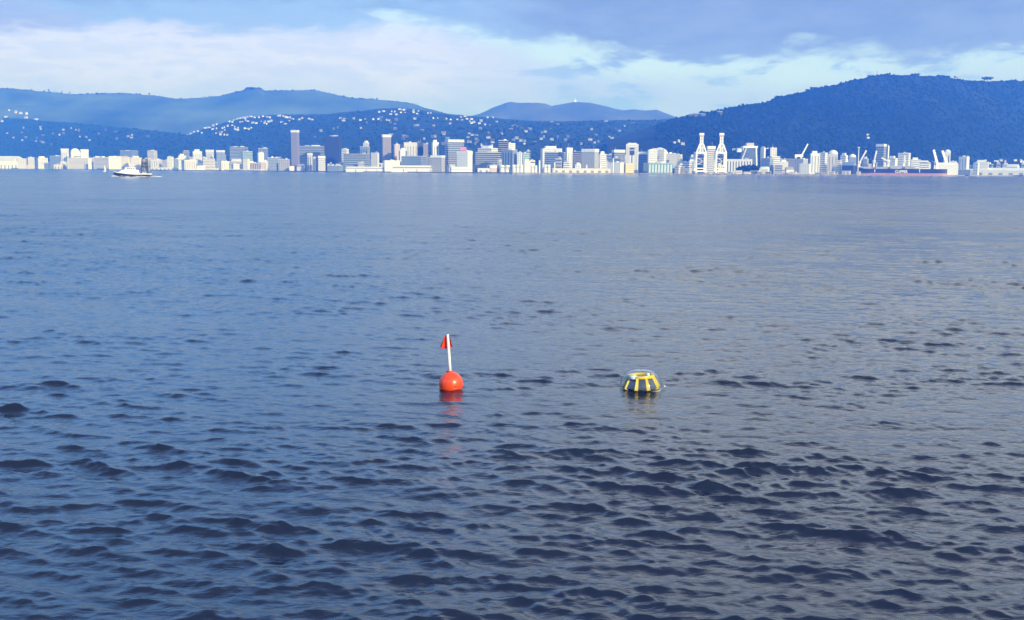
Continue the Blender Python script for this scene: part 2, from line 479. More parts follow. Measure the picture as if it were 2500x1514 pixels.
hillB = Hill('hills', crestB, 4800, 6100, M_moor, 22, 41)
hillD = Hill('hills', crestD, sh(520), sh(1250), M_bush, 18, 61)
hillE = Hill('hills', crestE, sh(560), sh(1900), M_bush, 20, 81)
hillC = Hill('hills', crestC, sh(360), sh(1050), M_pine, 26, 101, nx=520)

def blobs(name, hill, n, r0, r1, seed, xr, mat_, tmin=0.03, tmax=1.06, dens=None):
    """a wood that reads as one mass: many small uneven crowns"""
    rs = np.random.RandomState(seed)
    ico = bpy.data.meshes.new('tmp')
    import bmesh
    bm = bmesh.new(); bmesh.ops.create_icosphere(bm, subdivisions=1, radius=1.0); bm.to_mesh(ico); bm.free()
    iv = np.array([v.co[:] for v in ico.vertices]); it = np.array([p.vertices[:] for p in ico.polygons]); bpy.data.meshes.remove(ico)
    px = rs.uniform(*xr, n); t = rs.uniform(tmin, tmax, n)
    x, y, z = hill.points(px, t); ok = z > GZ
    x, y, z = x[ok], y[ok], z[ok]; k = len(x)
    r = rs.uniform(r0, r1, k) * np.where(rs.rand(k) < 0.1, 1.35, 1.0)
    sc = np.stack([r, r, r * rs.uniform(0.7, 1.2, k)], -1)
    V_ = iv[None] * (1 + rs.uniform(-0.28, 0.28, (k, len(iv), 1))) * sc[:, None, :] + np.stack([x, y, z + r * 0.15], -1)[:, None, :]
    V_ = V_.reshape(-1, 3)
    F_ = (it[None] + (np.arange(k) * len(iv))[:, None, None]).reshape(-1, 3)
    me = bpy.data.meshes.new(name)
    me.vertices.add(len(V_)); me.vertices.foreach_set('co', V_.astype(np.float32).ravel())
    me.loops.add(len(F_) * 3); me.loops.foreach_set('vertex_index', F_.astype(np.int32).ravel())
    me.polygons.add(len(F_)); me.polygons.foreach_set('loop_start', (np.arange(len(F_)) * 3).astype(np.int32))
    me.update(calc_edges=True); me.materials.append(mat_)
    tag(link(name, me), kind='stuff')
blobs('forest', hillC, 11000, 2.2, 4.8, 3, (1600, 2900), M_leaf)
blobs('forest', hillE, 3600, 2.2, 4.5, 4, (430, 1800), M_leaf, 0.05, 0.95)
blobs('forest', hillD, 2000, 2.2, 4.5, 5, (-200, 560), M_leaf, 0.05, 1.03)
blobs('forest', hillA, 260, 2.0, 5.0, 6, (-100, 1100), M_leaf, 0.975, 1.01)

# trees that stand out against the sky on the right hill, each with trunk and crown
M_bark = mat('bark', (0.06, 0.045, 0.035), 0.9, scale=2.0)
def tree(px, py_top, hill, wpx, label, flat=0.5, group='trees on the hill crest'):
    p = hill.point(px, 0.985)
    top = at(px, py_top, p.y).z; h = max(top - p.z, 6.0); w = wpx * p.y / FPX
    root = empty('tree', (p.x, p.y, p.z)); tag(root, label, 'tree', group)
    b = MB().tube([(0, 0, -2), (0.3, 0, h * 0.45), (0.1, 0, h * 0.75)], [0.9, 0.7, 0.4], 7)
    for a in range(4):
        t = a * 1.6 + 0.4
        b.tube([(0.2, 0, h * 0.4), (math.cos(t) * w * 0.3, math.sin(t) * w * 0.3, h * 0.72)], [0.35, 0.15], 5)
    b.build('trunk', M_bark, root)
    rs = random.Random(int(px)); c = MB()
    for k in range(90):
        t = rs.uniform(0, 2 * math.pi); r = math.sqrt(rs.random()) * w * 0.5; zz = h * (1 - flat * rs.random() * (0.5 + 0.5 * (1 - r / (w * 0.5))))
        s = rs.uniform(0.6, 1.5) * w * 0.09; q = Vector((r * math.cos(t), r * math.sin(t), zz - s))
        e = [q + Vector((rs.uniform(-s, s), rs.uniform(-s, s), rs.uniform(-s, s))) for _ in range(4)]
        c.add(e, [(0, 1, 2), (0, 2, 3), (0, 3, 1), (1, 3, 2)])
    c.build('crown', M_leaf, root)
tree(2397, 186, hillC, 26, 'flat crowned tree standing alone against the sky on the right hill crest', 0.4)
tree(1962, 217, hillC, 9, 'small lone tree on the left shoulder of the dark wooded hill', 0.7)
tree(1978, 212, hillC, 18, 'broad tree on the left shoulder of the dark wooded hill', 0.7)
tree(2114, 182, hillC, 16, 'rounded tree beside the thin mast on the right hill crest', 0.8)
tree(2222, 178, hillC, 22, 'broad clump topped tree at the highest part of the dark hill', 0.8)
tree(2300, 184, hillC, 14, 'upright dark tree right of the highest part of the dark hill', 0.8)
tree(1893, 233, hillC, 18, 'low rounded tree on the lower left ridge of the dark wooded hill', 0.8)
tree(618, 212, hillA, 28, 'bushy tree clump on the left hill summit against the sky', 0.8)
tree(584, 222, hillA, 12, 'small tree just left of the clump on the left hill summit', 0.8)
tree(250, 227, hillA, 16, 'small hazy tree on the far left ridge skyline', 0.8)
tree(178, 224, hillA, 6, 'thin hazy tree standing up from a dip in the far left ridge', 0.8)

# masts
M_mast = mat('mast_white', (0.75, 0.75, 0.76), 0.5, var=0.05)
M_mastgrey = mat('mast_grey', (0.25, 0.27, 0.30), 0.5, var=0.05)
p = hillB.point(1402, 1.0); r_ = empty('radio_mast', p); tag(r_, 'tiny white transmitter mast on the pale middle hill', 'mast')
hh = at(1402, 240, p.y).z - p.z
MB().bar((0, 0, -2), (0, 0, hh), 5.0, w2=1.6).build('tower', M_mast, r_)
MB().box(-7, 7, -4, 4, -2, hh * 0.22).build('hut', M_mast, r_)
MB().box(-3.4, 3.4, -3.4, 3.4, hh * 0.55, hh * 0.68).build('antenna_drum', M_mast, r_)
p = hillC.point(2129, 1.0); r_ = empty('radio_mast', p); tag(r_, 'thin dark lattice mast above the crest of the dark wooded hill', 'mast')
hh = at(2129, 171, p.y).z - p.z
MB().bar((0, 0, -2), (0, 0, hh), 1.6, w2=0.8).build('tower', M_mastgrey, r_)
MB().bar((-2.2, 0, hh * 0.7), (2.2, 0, hh * 0.7), 0.8).build('cross_arm', M_mastgrey, r_)
# ------------------------------------------------------------------ city
C = {}
def cm(name, col, rough=0.7, var=0.1, spec=0.4, metal=0.0): C[name] = mat(name, col, rough, spec=spec, var=var, scale=0.12, metal=metal)
cm('white_render', (0.70, 0.71, 0.73)); cm('cream_render', (0.74, 0.68, 0.58)); cm('pale_concrete', (0.58, 0.57, 0.56)); cm('grey_concrete', (0.36, 0.37, 0.39))
cm('bluegrey_glass', (0.10, 0.14, 0.20), 0.15, 0.15, 0.7); cm('dark_glass', (0.025, 0.035, 0.06), 0.12, 0.2, 0.7); cm('navy_cladding', (0.03, 0.045, 0.09), 0.4)  # the blue grey glass also carries the shade on averted fronts
cm('pink_brown_stone', (0.22, 0.20, 0.23)); cm('pinkish_brick', (0.50, 0.42, 0.40)); cm('teal_glass', (0.16, 0.30, 0.32), 0.2, 0.15, 0.7); cm('steel_blue', (0.20, 0.26, 0.36), 0.4)
cm('window_glass', (0.04, 0.055, 0.08), 0.12, 0.2, 0.7); cm('grey_roof', (0.28, 0.28, 0.30)); cm('brown_roof', (0.16, 0.11, 0.10)); cm('red_sign', (0.72, 0.20, 0.28), 0.5, 0.05)
cm('yellow_wall', (0.72, 0.48, 0.16)); cm('red_paint', (0.62, 0.36, 0.35), 0.5); cm('navy_paint', (0.025, 0.035, 0.085), 0.5); cm('white_paint', (0.82, 0.81, 0.79), 0.5, 0.04)
cm('shed_roof', (0.42, 0.43, 0.45)); cm('rust_red', (0.50, 0.26, 0.27), 0.6); cm('copper_roof', (0.24, 0.36, 0.36), 0.6)
cm('window_pale', (0.26, 0.29, 0.34), 0.2); cm('window_grey', (0.22, 0.24, 0.28), 0.2); cm('shadow_wall', (0.08, 0.10, 0.12))
_cube = {}
def cube(mname):
    if mname not in _cube:
        _cube[mname] = mesh('block', [(-.5,-.5,0),(.5,-.5,0),(.5,.5,0),(-.5,.5,0),(-.5,-.5,1),(.5,-.5,1),(.5,.5,1),(-.5,.5,1)],
                            [(3,2,1,0),(4,5,6,7),(0,1,5,4),(1,2,6,5),(2,3,7,6),(3,0,4,7)], C[mname])
    return _cube[mname]
def blk(name, mname, parent, x, y, z, w, d, h): return link(name, cube(mname), parent, (x, y, z), (0, 0, 0), (w, d, h))
def gable(mname, w, d, h, along='x'):
    if along == 'x': vs = [(-w/2,-d/2,0),(w/2,-d/2,0),(w/2,d/2,0),(-w/2,d/2,0),(-w/2,0,h),(w/2,0,h)]; fs = [(0,1,5,4),(2,3,4,5),(0,4,3),(1,2,5),(3,2,1,0)]
    else: vs = [(-w/2,-d/2,0),(w/2,-d/2,0),(w/2,d/2,0),(-w/2,d/2,0),(0,-d/2,h),(0,d/2,h)]; fs = [(0,4,5,3),(1,2,5,4),(0,1,4),(2,3,5),(3,2,1,0)]
    return mesh('roof', vs, fs, C[mname])

def building(x0, x1, yt, off, wall, label, win='h', roof='flat', yaw=None, dk=0.7, wm_='window_glass', rm=None, cat='building', yb=None, group=None, top=None, name=None, fl=3.8):
    xc = (x0 + x1) / 2; D = shore(xc) + off
    z0 = GZ if yb is None else max(at(xc, yb, D).z, 0)
    a, b = at(x0, yt, D), at(x1, yt, D); Wd = b.x - a.x; H = (a.z + b.z) / 2 - z0
    hsh = random.Random(label + str(int(x0)))
    yw = math.radians(hsh.choice([-18, -10, 2, 14, 24, 32]) if yaw is None else yaw)
    # silhouette width = w cos + d sin
    w = Wd / (math.cos(abs(yw)) + dk * math.sin(abs(yw))); d = min(w * dk, 60.0)
    w = (Wd - d * math.sin(abs(yw))) / math.cos(abs(yw))
    # the heading of the building is kept relative to the line of sight to it
    face = -math.atan2((a.x + b.x) / 2, D)
    root = empty(name or ('tower_block' if H > 2.0 * w and H > 28 else 'building'), ((a.x + b.x) / 2, D + d / 2, z0), face - yw)
    tag(root, label, cat, group)
    hr = 0
    if roof == 'gable': hr = min(0.4 * H, 7.0)
    if roof == 'dome': hr = min(0.35 * H, 0.45 * w)
    if roof == 'plant': hr = min(0.12 * H, 5.0)
    hb = H - hr
    blk('wall', wall, root, 0, 0, 0, w, d, hb)
    rmat = rm or {'white_render': 'white_render'}.get(wall, 'pale_concrete')
    if roof == 'flat': blk('roof', rmat, root, 0, 0, hb - 0.6, w + 0.5, d + 0.5, 0.9)
    elif roof == 'cap': blk('roof', top or 'white_render', root, 0, 0, hb - min(0.12 * H, 5.5), w + 0.8, d + 0.8, min(0.12 * H, 5.5) + 0.3)
    elif roof == 'plant':
        blk('roof', rmat, root, 0, 0, hb - 0.5, w + 0.5, d + 0.5, 0.8)
        blk('plant_room', top or 'white_render', root, -0.05 * w, 0, hb + 0.3, w * 0.55, d * 0.6, hr)
    elif roof == 'gable': link('roof', gable(rm or 'grey_roof', w + 0.8, d + 0.8, hr, 'x'), root, (0, 0, hb))
    elif roof == 'gabley': link('roof', gable(rm or 'grey_roof', w + 0.8, d + 0.8, min(0.35 * H, 5), 'y'), root, (0, 0, hb))
    elif roof == 'dome':
        pr = [(0.5 * w * math.cos(t), hr * math.sin(t)) for t in [k * math.pi / 16 for k in range(9)]]
        pr[-1] = (0.001, hr)
        dm = MB().lathe(pr, 20).build('dome', C[top or 'white_render'], root, True, (0, 0, hb)); dm.scale = (1, d / w, 1)
    if roof == 'flat' and H > 12:
        for q in range(hsh.choice([1, 2, 2, 3])):
            blk('roof_unit', hsh.choice(['pale_concrete', 'grey_concrete', 'white_render']), root, w * hsh.uniform(-0.32, 0.32), d * hsh.uniform(-0.2, 0.2), hb + 0.28, w * hsh.uniform(0.08, 0.26), d * 0.3, hsh.uniform(1.2, 3.2))
    if H > 40 and hsh.random() < 0.45:
        blk('aerial', 'grey_roof', root, w * hsh.uniform(-0.3, 0.3), 0, H, 0.5, 0.5, hsh.uniform(4, 9))
    if wall in ('white_render', 'cream_render', 'pale_concrete') and wm_ == 'window_glass': wm_ = hsh.choice(['window_pale', 'window_pale', 'window_glass'])
    if win is None and wall != 'navy_cladding' and H > 16 and roof != 'gable': win = 'g'; wm_ = 'window_pale' if wall != 'grey_concrete' else 'window_grey'
    hw = hb - (min(0.12 * H, 5.5) if roof == 'cap' else 0.8)
    if win == 'h':
        n = max(1, min(16, int(hw / fl)))
        for i in range(n):
            s = hw / n; blk('window', wm_, root, 0, 0, s * i + s * 0.40, w * 0.92, d + 0.16, s * 0.28)
        if abs(yw) > 0.22:
            for i in range(n):
                s = hw / n; blk('window', wm_, root, 0, 0, s * i + s * 0.41, w + 0.16, d * 0.86, s * 0.26)
    elif win == 'v':
        n = max(2, min(14, int(w / 5.5)))
        for i in range(n): blk('window', wm_, root, -w/2 + w * (i + 0.5) / n, 0, hw * 0.08, w / n * 0.30, d + 0.16, hw * 0.80)
    elif win == 'g':
        nx = max(2, min(9, int(w / 4.5))); n = max(1, min(14, int(hw / fl)))
        for i in range(nx):
            for j in range(n):
                blk('window', wm_, root, -w/2 + w * (i + 0.5) / nx, 0, hw * (j + 0.32) / n, w / nx * 0.42, d + 0.16, hw / n * 0.36)
    elif win == 'f':                                  # glass body with pale floor slabs
        n = max(2, min(16, int(hw / fl)))
        for i in range(1, n): blk('floor_slab', top or 'pale_concrete', root, 0, 0, hw * i / n, w + 0.3, d + 0.3, 0.7)
    elif win == 'd':                                  # warehouse doors
        n = max(2, min(8, int(w / 11)))
        for i in range(n): blk('door', 'grey_roof', root, -w/2 + w * (i + 0.5) / n, 0, 0.02, w / n * 0.4, d + 0.16, hw * 0.55)
    return root, w, d, hb

B = building
# --- waterfront and towers, from the left edge to the right edge of the bay
B(-40, 42, 381, 120, 'white_render', 'long white apartment row at the far left end of the waterfront', 'h', 'gable', rm='white_render')
B(-30, 40, 395, 30, 'white_render', 'low long white shed on the shore at the far left edge', 'd', 'flat', dk=0.3)
B(42, 62, 387, 60, 'pale_concrete', 'squat pale grey block right of the low white shed at the left edge', 'g')
B(66, 82, 384, 140, 'pale_concrete', 'pale narrow block between white buildings near the left edge', 'h')
B(85, 112, 382, 70, 'white_render', 'white block with a stepped roof near the left edge', 'h', 'plant')
B(118, 158, 381, 160, 'steel_blue', 'blue grey block in shade left of three white towers', 'h', yaw=25)  # the shade on its front is put into the steel blue wall
B(147, 165, 363, 200, 'white_render', 'leftmost and narrowest of three white towers on a shared podium', 'v', 'cap')
B(168, 192, 362, 190, 'white_render', 'middle tower with rounded top among three white towers on the left', None, 'dome')
B(195, 213, 365, 190, 'white_render', 'right hand tower of the three white towers on the left', None, 'cap')
B(158, 232, 386, 110, 'pale_concrete', 'wide pale podium building below three white towers', 'h')
B(130, 157, 402, 20, 'cream_render', 'low cream shed on the shore below the blue grey block', 'd', dk=0.4)
B(214, 222, 387, 40, 'white_render', 'thin white slab standing at the water below three white towers', None)
B(224, 262, 384, 170, 'grey_concrete', 'grey block right of the three white towers', 'h')
B(262, 294, 382, 150, 'white_render', 'white flat roofed block above the small yacht', 'h')
B(294, 314, 383, 110, 'cream_render', 'cream block behind the bow of the fishing boat', 'g')
B(316, 343, 381, 110, 'cream_render', 'broad cream apartment block behind the fishing boat wheelhouse', 'g', 'plant')
B(290, 332, 368, 420, 'steel_blue', 'hazy blue block rising behind the cream blocks at the fishing boat', 'h')
B(358, 381, 368, 420, 'pale_concrete', 'hazy pale tower rising behind the fishing boat gantry', 'h')
B(345, 366, 388, 120, 'grey_concrete', 'grey block behind the stern gantry of the fishing boat', 'v')
B(366, 392, 390, 80, 'pale_concrete', 'pale low block right of the fishing boat gantry', 'v')
B(366, 432, 409, 10, 'white_render', 'long low white wharf shed right of the fishing boat', 'd', dk=0.25)
B(407, 422, 383, 120, 'white_render', 'narrow white block above the long low wharf shed', 'g')
B(424, 434, 388, 160, 'steel_blue', 'thin blue grey block between two white blocks left of centre', None)
B(434, 452, 376, 200, 'white_render', 'white block with plant room left of the white topped tower', 'h', 'plant')
B(445, 462, 369, 420, 'bluegrey_glass', 'hazy glass block behind the white block with plant room', 'f')
B(440, 478, 391, 60, 'pale_concrete', 'pale grey waterfront block with a flat white roof', 'v', rm='white_render')
B(469, 491, 365, 210, 'white_render', 'stepped white tower left of two white capped towers', 'v', 'plant')
B(479, 500, 404, 40, 'white_render', 'small white waterfront house below the stepped white tower', None, 'gable', rm='white_render')
B(501, 520, 366, 190, 'pale_concrete', 'left of two white capped pale towers by the bay', 'v', 'cap')
B(494, 522, 388, 120, 'pale_concrete', 'pale block at the foot of the left white capped tower', 'h')
B(527, 547, 367, 180, 'steel_blue', 'right of two white capped towers, with a blue grey front', 'f', 'cap')
B(536, 560, 394, 90, 'cream_render', 'cream low block below the blue grey white capped tower', 'v')
B(520, 532, 411, 15, 'white_render', 'small white boat shed on the shore left of the white wharf', 'd')
B(558, 602, 359, 330, 'bluegrey_glass', 'wide hazy blue glass block left of the pink tower', 'f', yaw=20)
B(588, 614, 370, 260, 'copper_roof', 'pale greenish block right of the wide hazy glass block', 'h')
B(563, 588, 388, 130, 'grey_concrete', 'grey hall with a pitched roof by the bay', None, 'gable', rm='pale_concrete')
B(562, 594, 401, 60, 'white_render', 'white low hall with flat roof behind the white wharf', 'h')
B(592, 608, 388, 80, 'cream_render', 'cream upright block beside the pinkish low hall', None)
B(608, 646, 398, 60, 'pinkish_brick', 'low pinkish brick hall at the end of the white wharf', 'v')
B(627, 643, 373, 190, 'white_render', 'white tower with one round window behind the pinkish hall', 'g')
B(629, 653, 362, 460, 'steel_blue', 'hazy blue grey block behind the white tower near the pinkish hall', 'h')
B(545, 642, 414, 8, 'white_render', 'long white wharf building at the water left of centre', 'd', dk=0.2)
B(648, 680, 385, 200, 'steel_blue', 'blue grey block right of the pinkish hall', 'h')
B(678, 706, 389, 160, 'grey_concrete', 'grey block with pale front left of the tall pink tower', 'g')
B(709, 729, 318, 330, 'pink_brown_stone', 'tall slender pinkish tower rising above the left city', None, 'cap')
B(728, 792, 357, 260, 'bluegrey_glass', 'broad blue grey office block beside the tall pink tower', 'f', yaw=20)
B(750, 762, 374, 120, 'pale_concrete', 'slim pale tower in front of the broad blue grey office block', 'v', 'cap')
B(764, 771, 384, 100, 'white_render', 'thin white slab between two slim pale towers', None)
B(776, 793, 381, 110, 'pale_concrete', 'grey white tower with light cap right of the thin white slab', 'h', 'cap')
B(790, 832, 333, 230, 'navy_cladding', 'tall dark navy tower block left of the wharf sheds', 'f', top='navy_paint', rm='navy_cladding', yaw=18)
B(797, 836, 404, 40, 'steel_blue', 'low blue grey hall at the foot of the dark navy tower', None)
B(833, 851, 364, 200, 'white_render', 'white topped block behind the left wharf shed', 'h', 'flat')
B(836, 900, 376, 150, 'bluegrey_glass', 'wide blue grey block behind the left wharf shed', 'f', yaw=15)
B(878, 902, 358, 240, 'steel_blue', 'blue grey tower with paired columns behind the left wharf shed', 'v')
B(886, 901, 343, 262, 'pale_concrete', 'round topped grey turret rising behind the blue grey tower', None, 'dome', top='pale_concrete')
B(905, 925, 373, 90, 'pale_concrete', 'pale tower with bright right side above the wharf sheds', 'g', yaw=28, dk=0.5)
B(931, 954, 329, 260, 'pink_brown_stone', 'tall brownish tower with a bright white crown', None, 'cap')
B(933, 975, 392, 50, 'white_render', 'white office block with rows of windows between wharf sheds', 'g')
B(960, 976, 353, 300, 'pinkish_brick', 'hazy pinkish block right of the white crowned tower', None)
B(973, 993, 361, 200, 'white_render', 'white block with rounded roof right of the white crowned tower', None, 'dome')
B(985, 1019, 348, 240, 'pale_concrete', 'wide pale grey tower left of the dark navy slab', 'v')
B(1018, 1032, 348, 200, 'navy_cladding', 'dark navy slab beside the slim pink brown tower', 'h', rm='navy_cladding')
B(1033, 1045, 351, 190, 'pink_brown_stone', 'slim pink brown tower right of the dark navy slab', None)
B(978, 1040, 381, 120, 'steel_blue', 'blue grey low tower behind the right wharf shed', 'h', yaw=20)
B(1053, 1071, 342, 210, 'white_render', 'stepped white tower right of the slim pink brown tower', 'v', 'plant')
B(1050, 1086, 380, 60, 'grey_concrete', 'grey waterfront block with fine window grid and white corner', 'g', 'cap', yaw=24)
B(1085, 1132, 341, 220, 'bluegrey_glass', 'tall broad blue glass tower with pale crown near centre', 'f', 'cap', top='pale_concrete')
B(1115, 1153, 369, 90, 'white_render', 'white crowned office with a red rooftop sign', 'f', 'cap')
B(1098, 1152, 408, 20, 'white_render', 'low waterfront terrace building with glass balconies', 'f', 'flat', top='teal_glass', dk=0.4)
B(1160, 1222, 372, 150, 'bluegrey_glass', 'blue glass block below white roofs right of the red sign', 'f', yaw=12)
B(1166, 1215, 356, 300, 'white_render', 'cluster building with white stepped roofs above the blue glass block', 'h', 'plant')
B(1217, 1241, 343, 210, 'navy_cladding', 'dark blue tower near centre with white edge', 'f', rm='white_render', yaw=10)
B(1238, 1258, 350, 230, 'white_render', 'white striped tower right of the dark blue tower', 'h')
B(1225, 1263, 366, 120, 'steel_blue', 'blue grey block below the white striped tower near centre', 'v')
B(1263, 1275, 372, 110, 'white_render', 'thin white gabled slab right of the blue grey block', None)
B(1273, 1292, 374, 120, 'teal_glass', 'greenish glass block behind the cement silos', 'f')
B(1166, 1196, 411, 12, 'white_render', 'low white shed at the water left of the cement silos', 'd')
B(1195, 1213, 404, 40, 'pinkish_brick', 'small pinkish shed beside the low white shed', None, 'gable', rm='white_render')
B(1320, 1373, 357, 260, 'white_render', 'white stepped roof complex on the slope behind the city', 'h', 'plant')
B(1330, 1382, 372, 140, 'steel_blue', 'wide blue grey block below the white stepped roof complex', 'h', yaw=18)
B(1382, 1398, 361, 110, 'white_render', 'white tower with a wide head and narrow shaft', 'v', 'cap')
B(1397, 1421, 370, 170, 'navy_cladding', 'dark blue block between the white tower and grey block', 'f', rm='steel_blue')
B(1421, 1463, 364, 90, 'grey_concrete', 'large plain grey block with white right edge and white cap', None, 'cap', yaw=25)
B(1463, 1481, 370, 130, 'white_render', 'white stepped block right of the plain grey block', 'h', 'plant')
B(1350, 1492, 411, 25, 'cream_render', 'long low cream wharf shed left of the cranes', 'd', dk=0.2)
B(1484, 1526, 397, 40, 'white_render', 'broad white warehouse with a flat roof left of centre cranes', None, 'flat')
B(1526, 1549, 398, 36, 'yellow_wall', 'yellow walled warehouse joined to the broad white warehouse', 'h', wm_='cream_render')
B(1495, 1527, 366, 190, 'bluegrey_glass', 'blue grey block with white rooftop left of the arched white tower', 'f', 'cap')
B(1560, 1585, 371, 150, 'steel_blue', 'blue grey block right of the arched white tower', 'h', 'cap')
B(1582, 1606, 366, 120, 'white_render', 'white block with glass upper half right of the arched white tower', 'h')
B(1586, 1640, 360, 330, 'white_render', 'white domed hall roof behind the striped block', None, 'dome')
B(1605, 1628, 366, 130, 'white_render', 'white block with dark stripes beside the glass hall', 'h')
B(1573, 1645, 398, 30, 'teal_glass', 'teal glass hall on the quay with white posts', 'v', wm_='white_render')
B(1620, 1653, 375, 160, 'grey_concrete', 'grey stepped office left of the container cranes', 'f')
B(1655, 1690, 395, 60, 'white_render', 'white port building left of the container cranes', 'h')
B(1640, 1690, 411, 22, 'shed_roof', 'low grey port shed left of the container cranes', 'd', dk=0.3)
B(1727, 1748, 357, 160, 'pale_concrete', 'pale striped tower seen between the two container cranes', 'h', 'cap')
B(1776, 1838, 389, 110, 'white_render', 'long white building with tall dark window slots right of the cranes', 'v', 'flat', dk=0.3, yaw=4)
B(1858, 1870, 361, 150, 'white_render', 'left shaft of the twin white tower', 'g')
B(1881, 1898, 361, 152, 'white_render', 'right shaft of the twin white tower', 'g')
B(1868, 1883, 363, 170, 'navy_cladding', 'dark recessed core between the twin white shafts', None)
B(1882, 1906, 382, 110, 'white_render', 'white striped block at the foot of the twin white tower', 'h')
B(1862, 1890, 386, 90, 'steel_blue', 'blue grey block in front of the twin white tower', None)
B(1905, 1926, 391, 130, 'white_render', 'white low block left of the tower crane', 'h', 'plant')
B(1928, 1976, 388, 110, 'grey_concrete', 'wide greyish office block below the tower crane', 'g')
B(1955, 1982, 400, 40, 'white_render', 'white block with large windows below the greyish office', 'g')
B(1893, 1912, 400, 60, 'grey_concrete', 'grey small block right of the blue grey block', 'h', 'cap')
B(1856, 1880, 407, 40, 'cream_render', 'cream gabled shed below the twin white tower', None, 'gable', rm='white_render')
B(1918, 1940, 408, 40, 'white_render', 'small white gabled shed near the shore rocks', None, 'gable')
B(1980, 2004, 369, 120, 'white_render', 'white tower with twin roof lobes left of the striped slab', 'v', 'plant')
B(2003, 2022, 373, 110, 'white_render', 'white slab tower with dark horizontal stripes', 'h')
B(2025, 2048, 366, 120, 'pale_concrete', 'pale tower with a white rounded top', 'v', 'dome')
B(2040, 2056, 391, 60, 'cream_render', 'cream short block right of the round topped tower', 'h')
B(2054, 2072, 374, 110, 'white_render', 'white tower with a notch left of the blue shed', 'h', 'plant')
B(2074, 2093, 376, 130, 'steel_blue', 'blue white arched block behind the ship bow', None, 'dome')
B(2060, 2094, 396, 20, 'navy_cladding', 'dark blue dockside shed at the ship bow', None, 'gable', rm='steel_blue')
B(2142, 2166, 352, 120, 'bluegrey_glass', 'tall blue glass tower with white top behind the ship', 'f', 'cap')
B(2164, 2172, 356, 125, 'white_render', 'white lift shaft beside the tall blue glass tower', None)  # added slab, its white gives the tower a sunlit right edge
B(2170, 2194, 381, 110, 'white_render', 'white low block right of the tall blue glass tower', 'h', 'plant')
B(2197, 2226, 374, 100, 'white_render', 'white block with a hollow upper frame behind the ship', 'h')
B(2226, 2250, 385, 100, 'white_render', 'white layered block right of the hollow framed block', 'h', 'plant')
B(2270, 2343, 397, 40, 'white_render', 'long white silo shed behind the ship stern', None, 'gable', rm='white_render', dk=0.4)
B(2308, 2323, 365, 140, 'white_render', 'white rounded tower beside the leaning cranes', 'v', 'dome')
B(2345, 2369, 383, 90, 'white_render', 'pair like white block with a centre seam on the right', 'v')
B(2386, 2418, 391, 140, 'white_render', 'white layered house like block at the foot of the dark hill', 'h', 'plant')
B(2375, 2560, 410, 12, 'white_render', 'long white wharf shed along the right edge', 'd', 'gable', rm='white_render', dk=0.25, yaw=3)
B(2328, 2375, 414, 10, 'steel_blue', 'open grey blue dock shelter left of the long white shed', None, dk=0.4)
B(2463, 2492, 401, 90, 'white_render', 'white pitched hall above the long white wharf shed', None, 'gable', rm='white_render')

# the white tower with an arch at the top
def arched_tower():
    r, w, d, hb = B(1530, 1560, 352, 110, 'white_render', 'white tower with arched top and dark central slot', None, 'flat', yaw=3)
    blk('window', 'window_glass', r, 0, 0, hb * 0.20, w * 0.09, d + 0.2, hb * 0.45)
    blk('window', 'window_glass', r, 0, 0, hb * 0.62, w * 0.42, d + 0.2, hb * 0.26)
    blk('balcony', 'pale_concrete', r, 0, 0, hb * 0.78, w * 0.44, d + 0.5, hb * 0.03)
    for j in range(12):
        for s in (-1, 1):
            for q in (0.30, 0.42):
                blk('window', 'window_glass', r, s * w * q, 0, hb * (0.08 + 0.07 * j), w * 0.05, d + 0.18, hb * 0.03)
    blk('arch_crown', 'white_render', r, 0, 0, hb, w * 0.7, d * 0.9, hb * 0.04)
arched_tower()

# grey trapezoid office with a white crown
def trapezoid():
    D = shore(1831) + 130; a, b = at(1812, 360, D), at(1852, 360, D); Wd = b.x - a.x; H = a.z - GZ
    root = empty('building', ((a.x + b.x) / 2, D + 14, GZ), 0.0); tag(root, 'grey office tower splayed to the left under a white crown', 'building')
    w = Wd * 0.72
    vs = [(-w*0.5 - 14, -14, 0), (w*0.62, -14, 0), (w*0.62, 14, 0), (-w*0.5 - 14, 14, 0), (-w*0.30, -12, H), (w*0.5, -12, H), (w*0.5, 12, H), (-w*0.30, 12, H)]
    link('wall', mesh('wall', vs, [(3,2,1,0),(4,5,6,7),(0,1,5,4),(1,2,6,5),(2,3,7,6),(3,0,4,7)], C['bluegrey_glass']), root)
    blk('roof', 'white_render', root, 0.02 * w, 0, H - 1, w * 1.25, 27, 4.2)
    blk('plant_room', 'pinkish_brick', root, 0.05 * w, 0, H + 3.2, w * 0.62, 16, 6.5)
    MB().bar((-w*0.5 - 14.3, -14.3, 0), (-w*0.30, -12.3, H), 2.0, 0.8).build('corner_rib', C['pale_concrete'], root)
    MB().bar((w*0.62 + 0.3, -14.3, 0), (w*0.5 + 0.3, -12.3, H), 3.0, 1.2).build('corner_rib', C['white_render'], root)
trapezoid()

# red sign on a roof
D = shore(1131) + 90; p = at(1131, 369, D); r_ = empty('roof_sign', (p.x, D + 3, p.z)); tag(r_, 'small pinkish red sign on the roof of the white crowned office', 'sign')
k_ = D / FPX; blk('panel', 'red_sign', r_, 0, 0, 1.5, 15 * k_, 0.8, 7.5 * k_)
for s in (-1, 1): blk('post', 'grey_roof', r_, s * 5 * k_, 0.7, 0, 0.6, 0.5, 6)

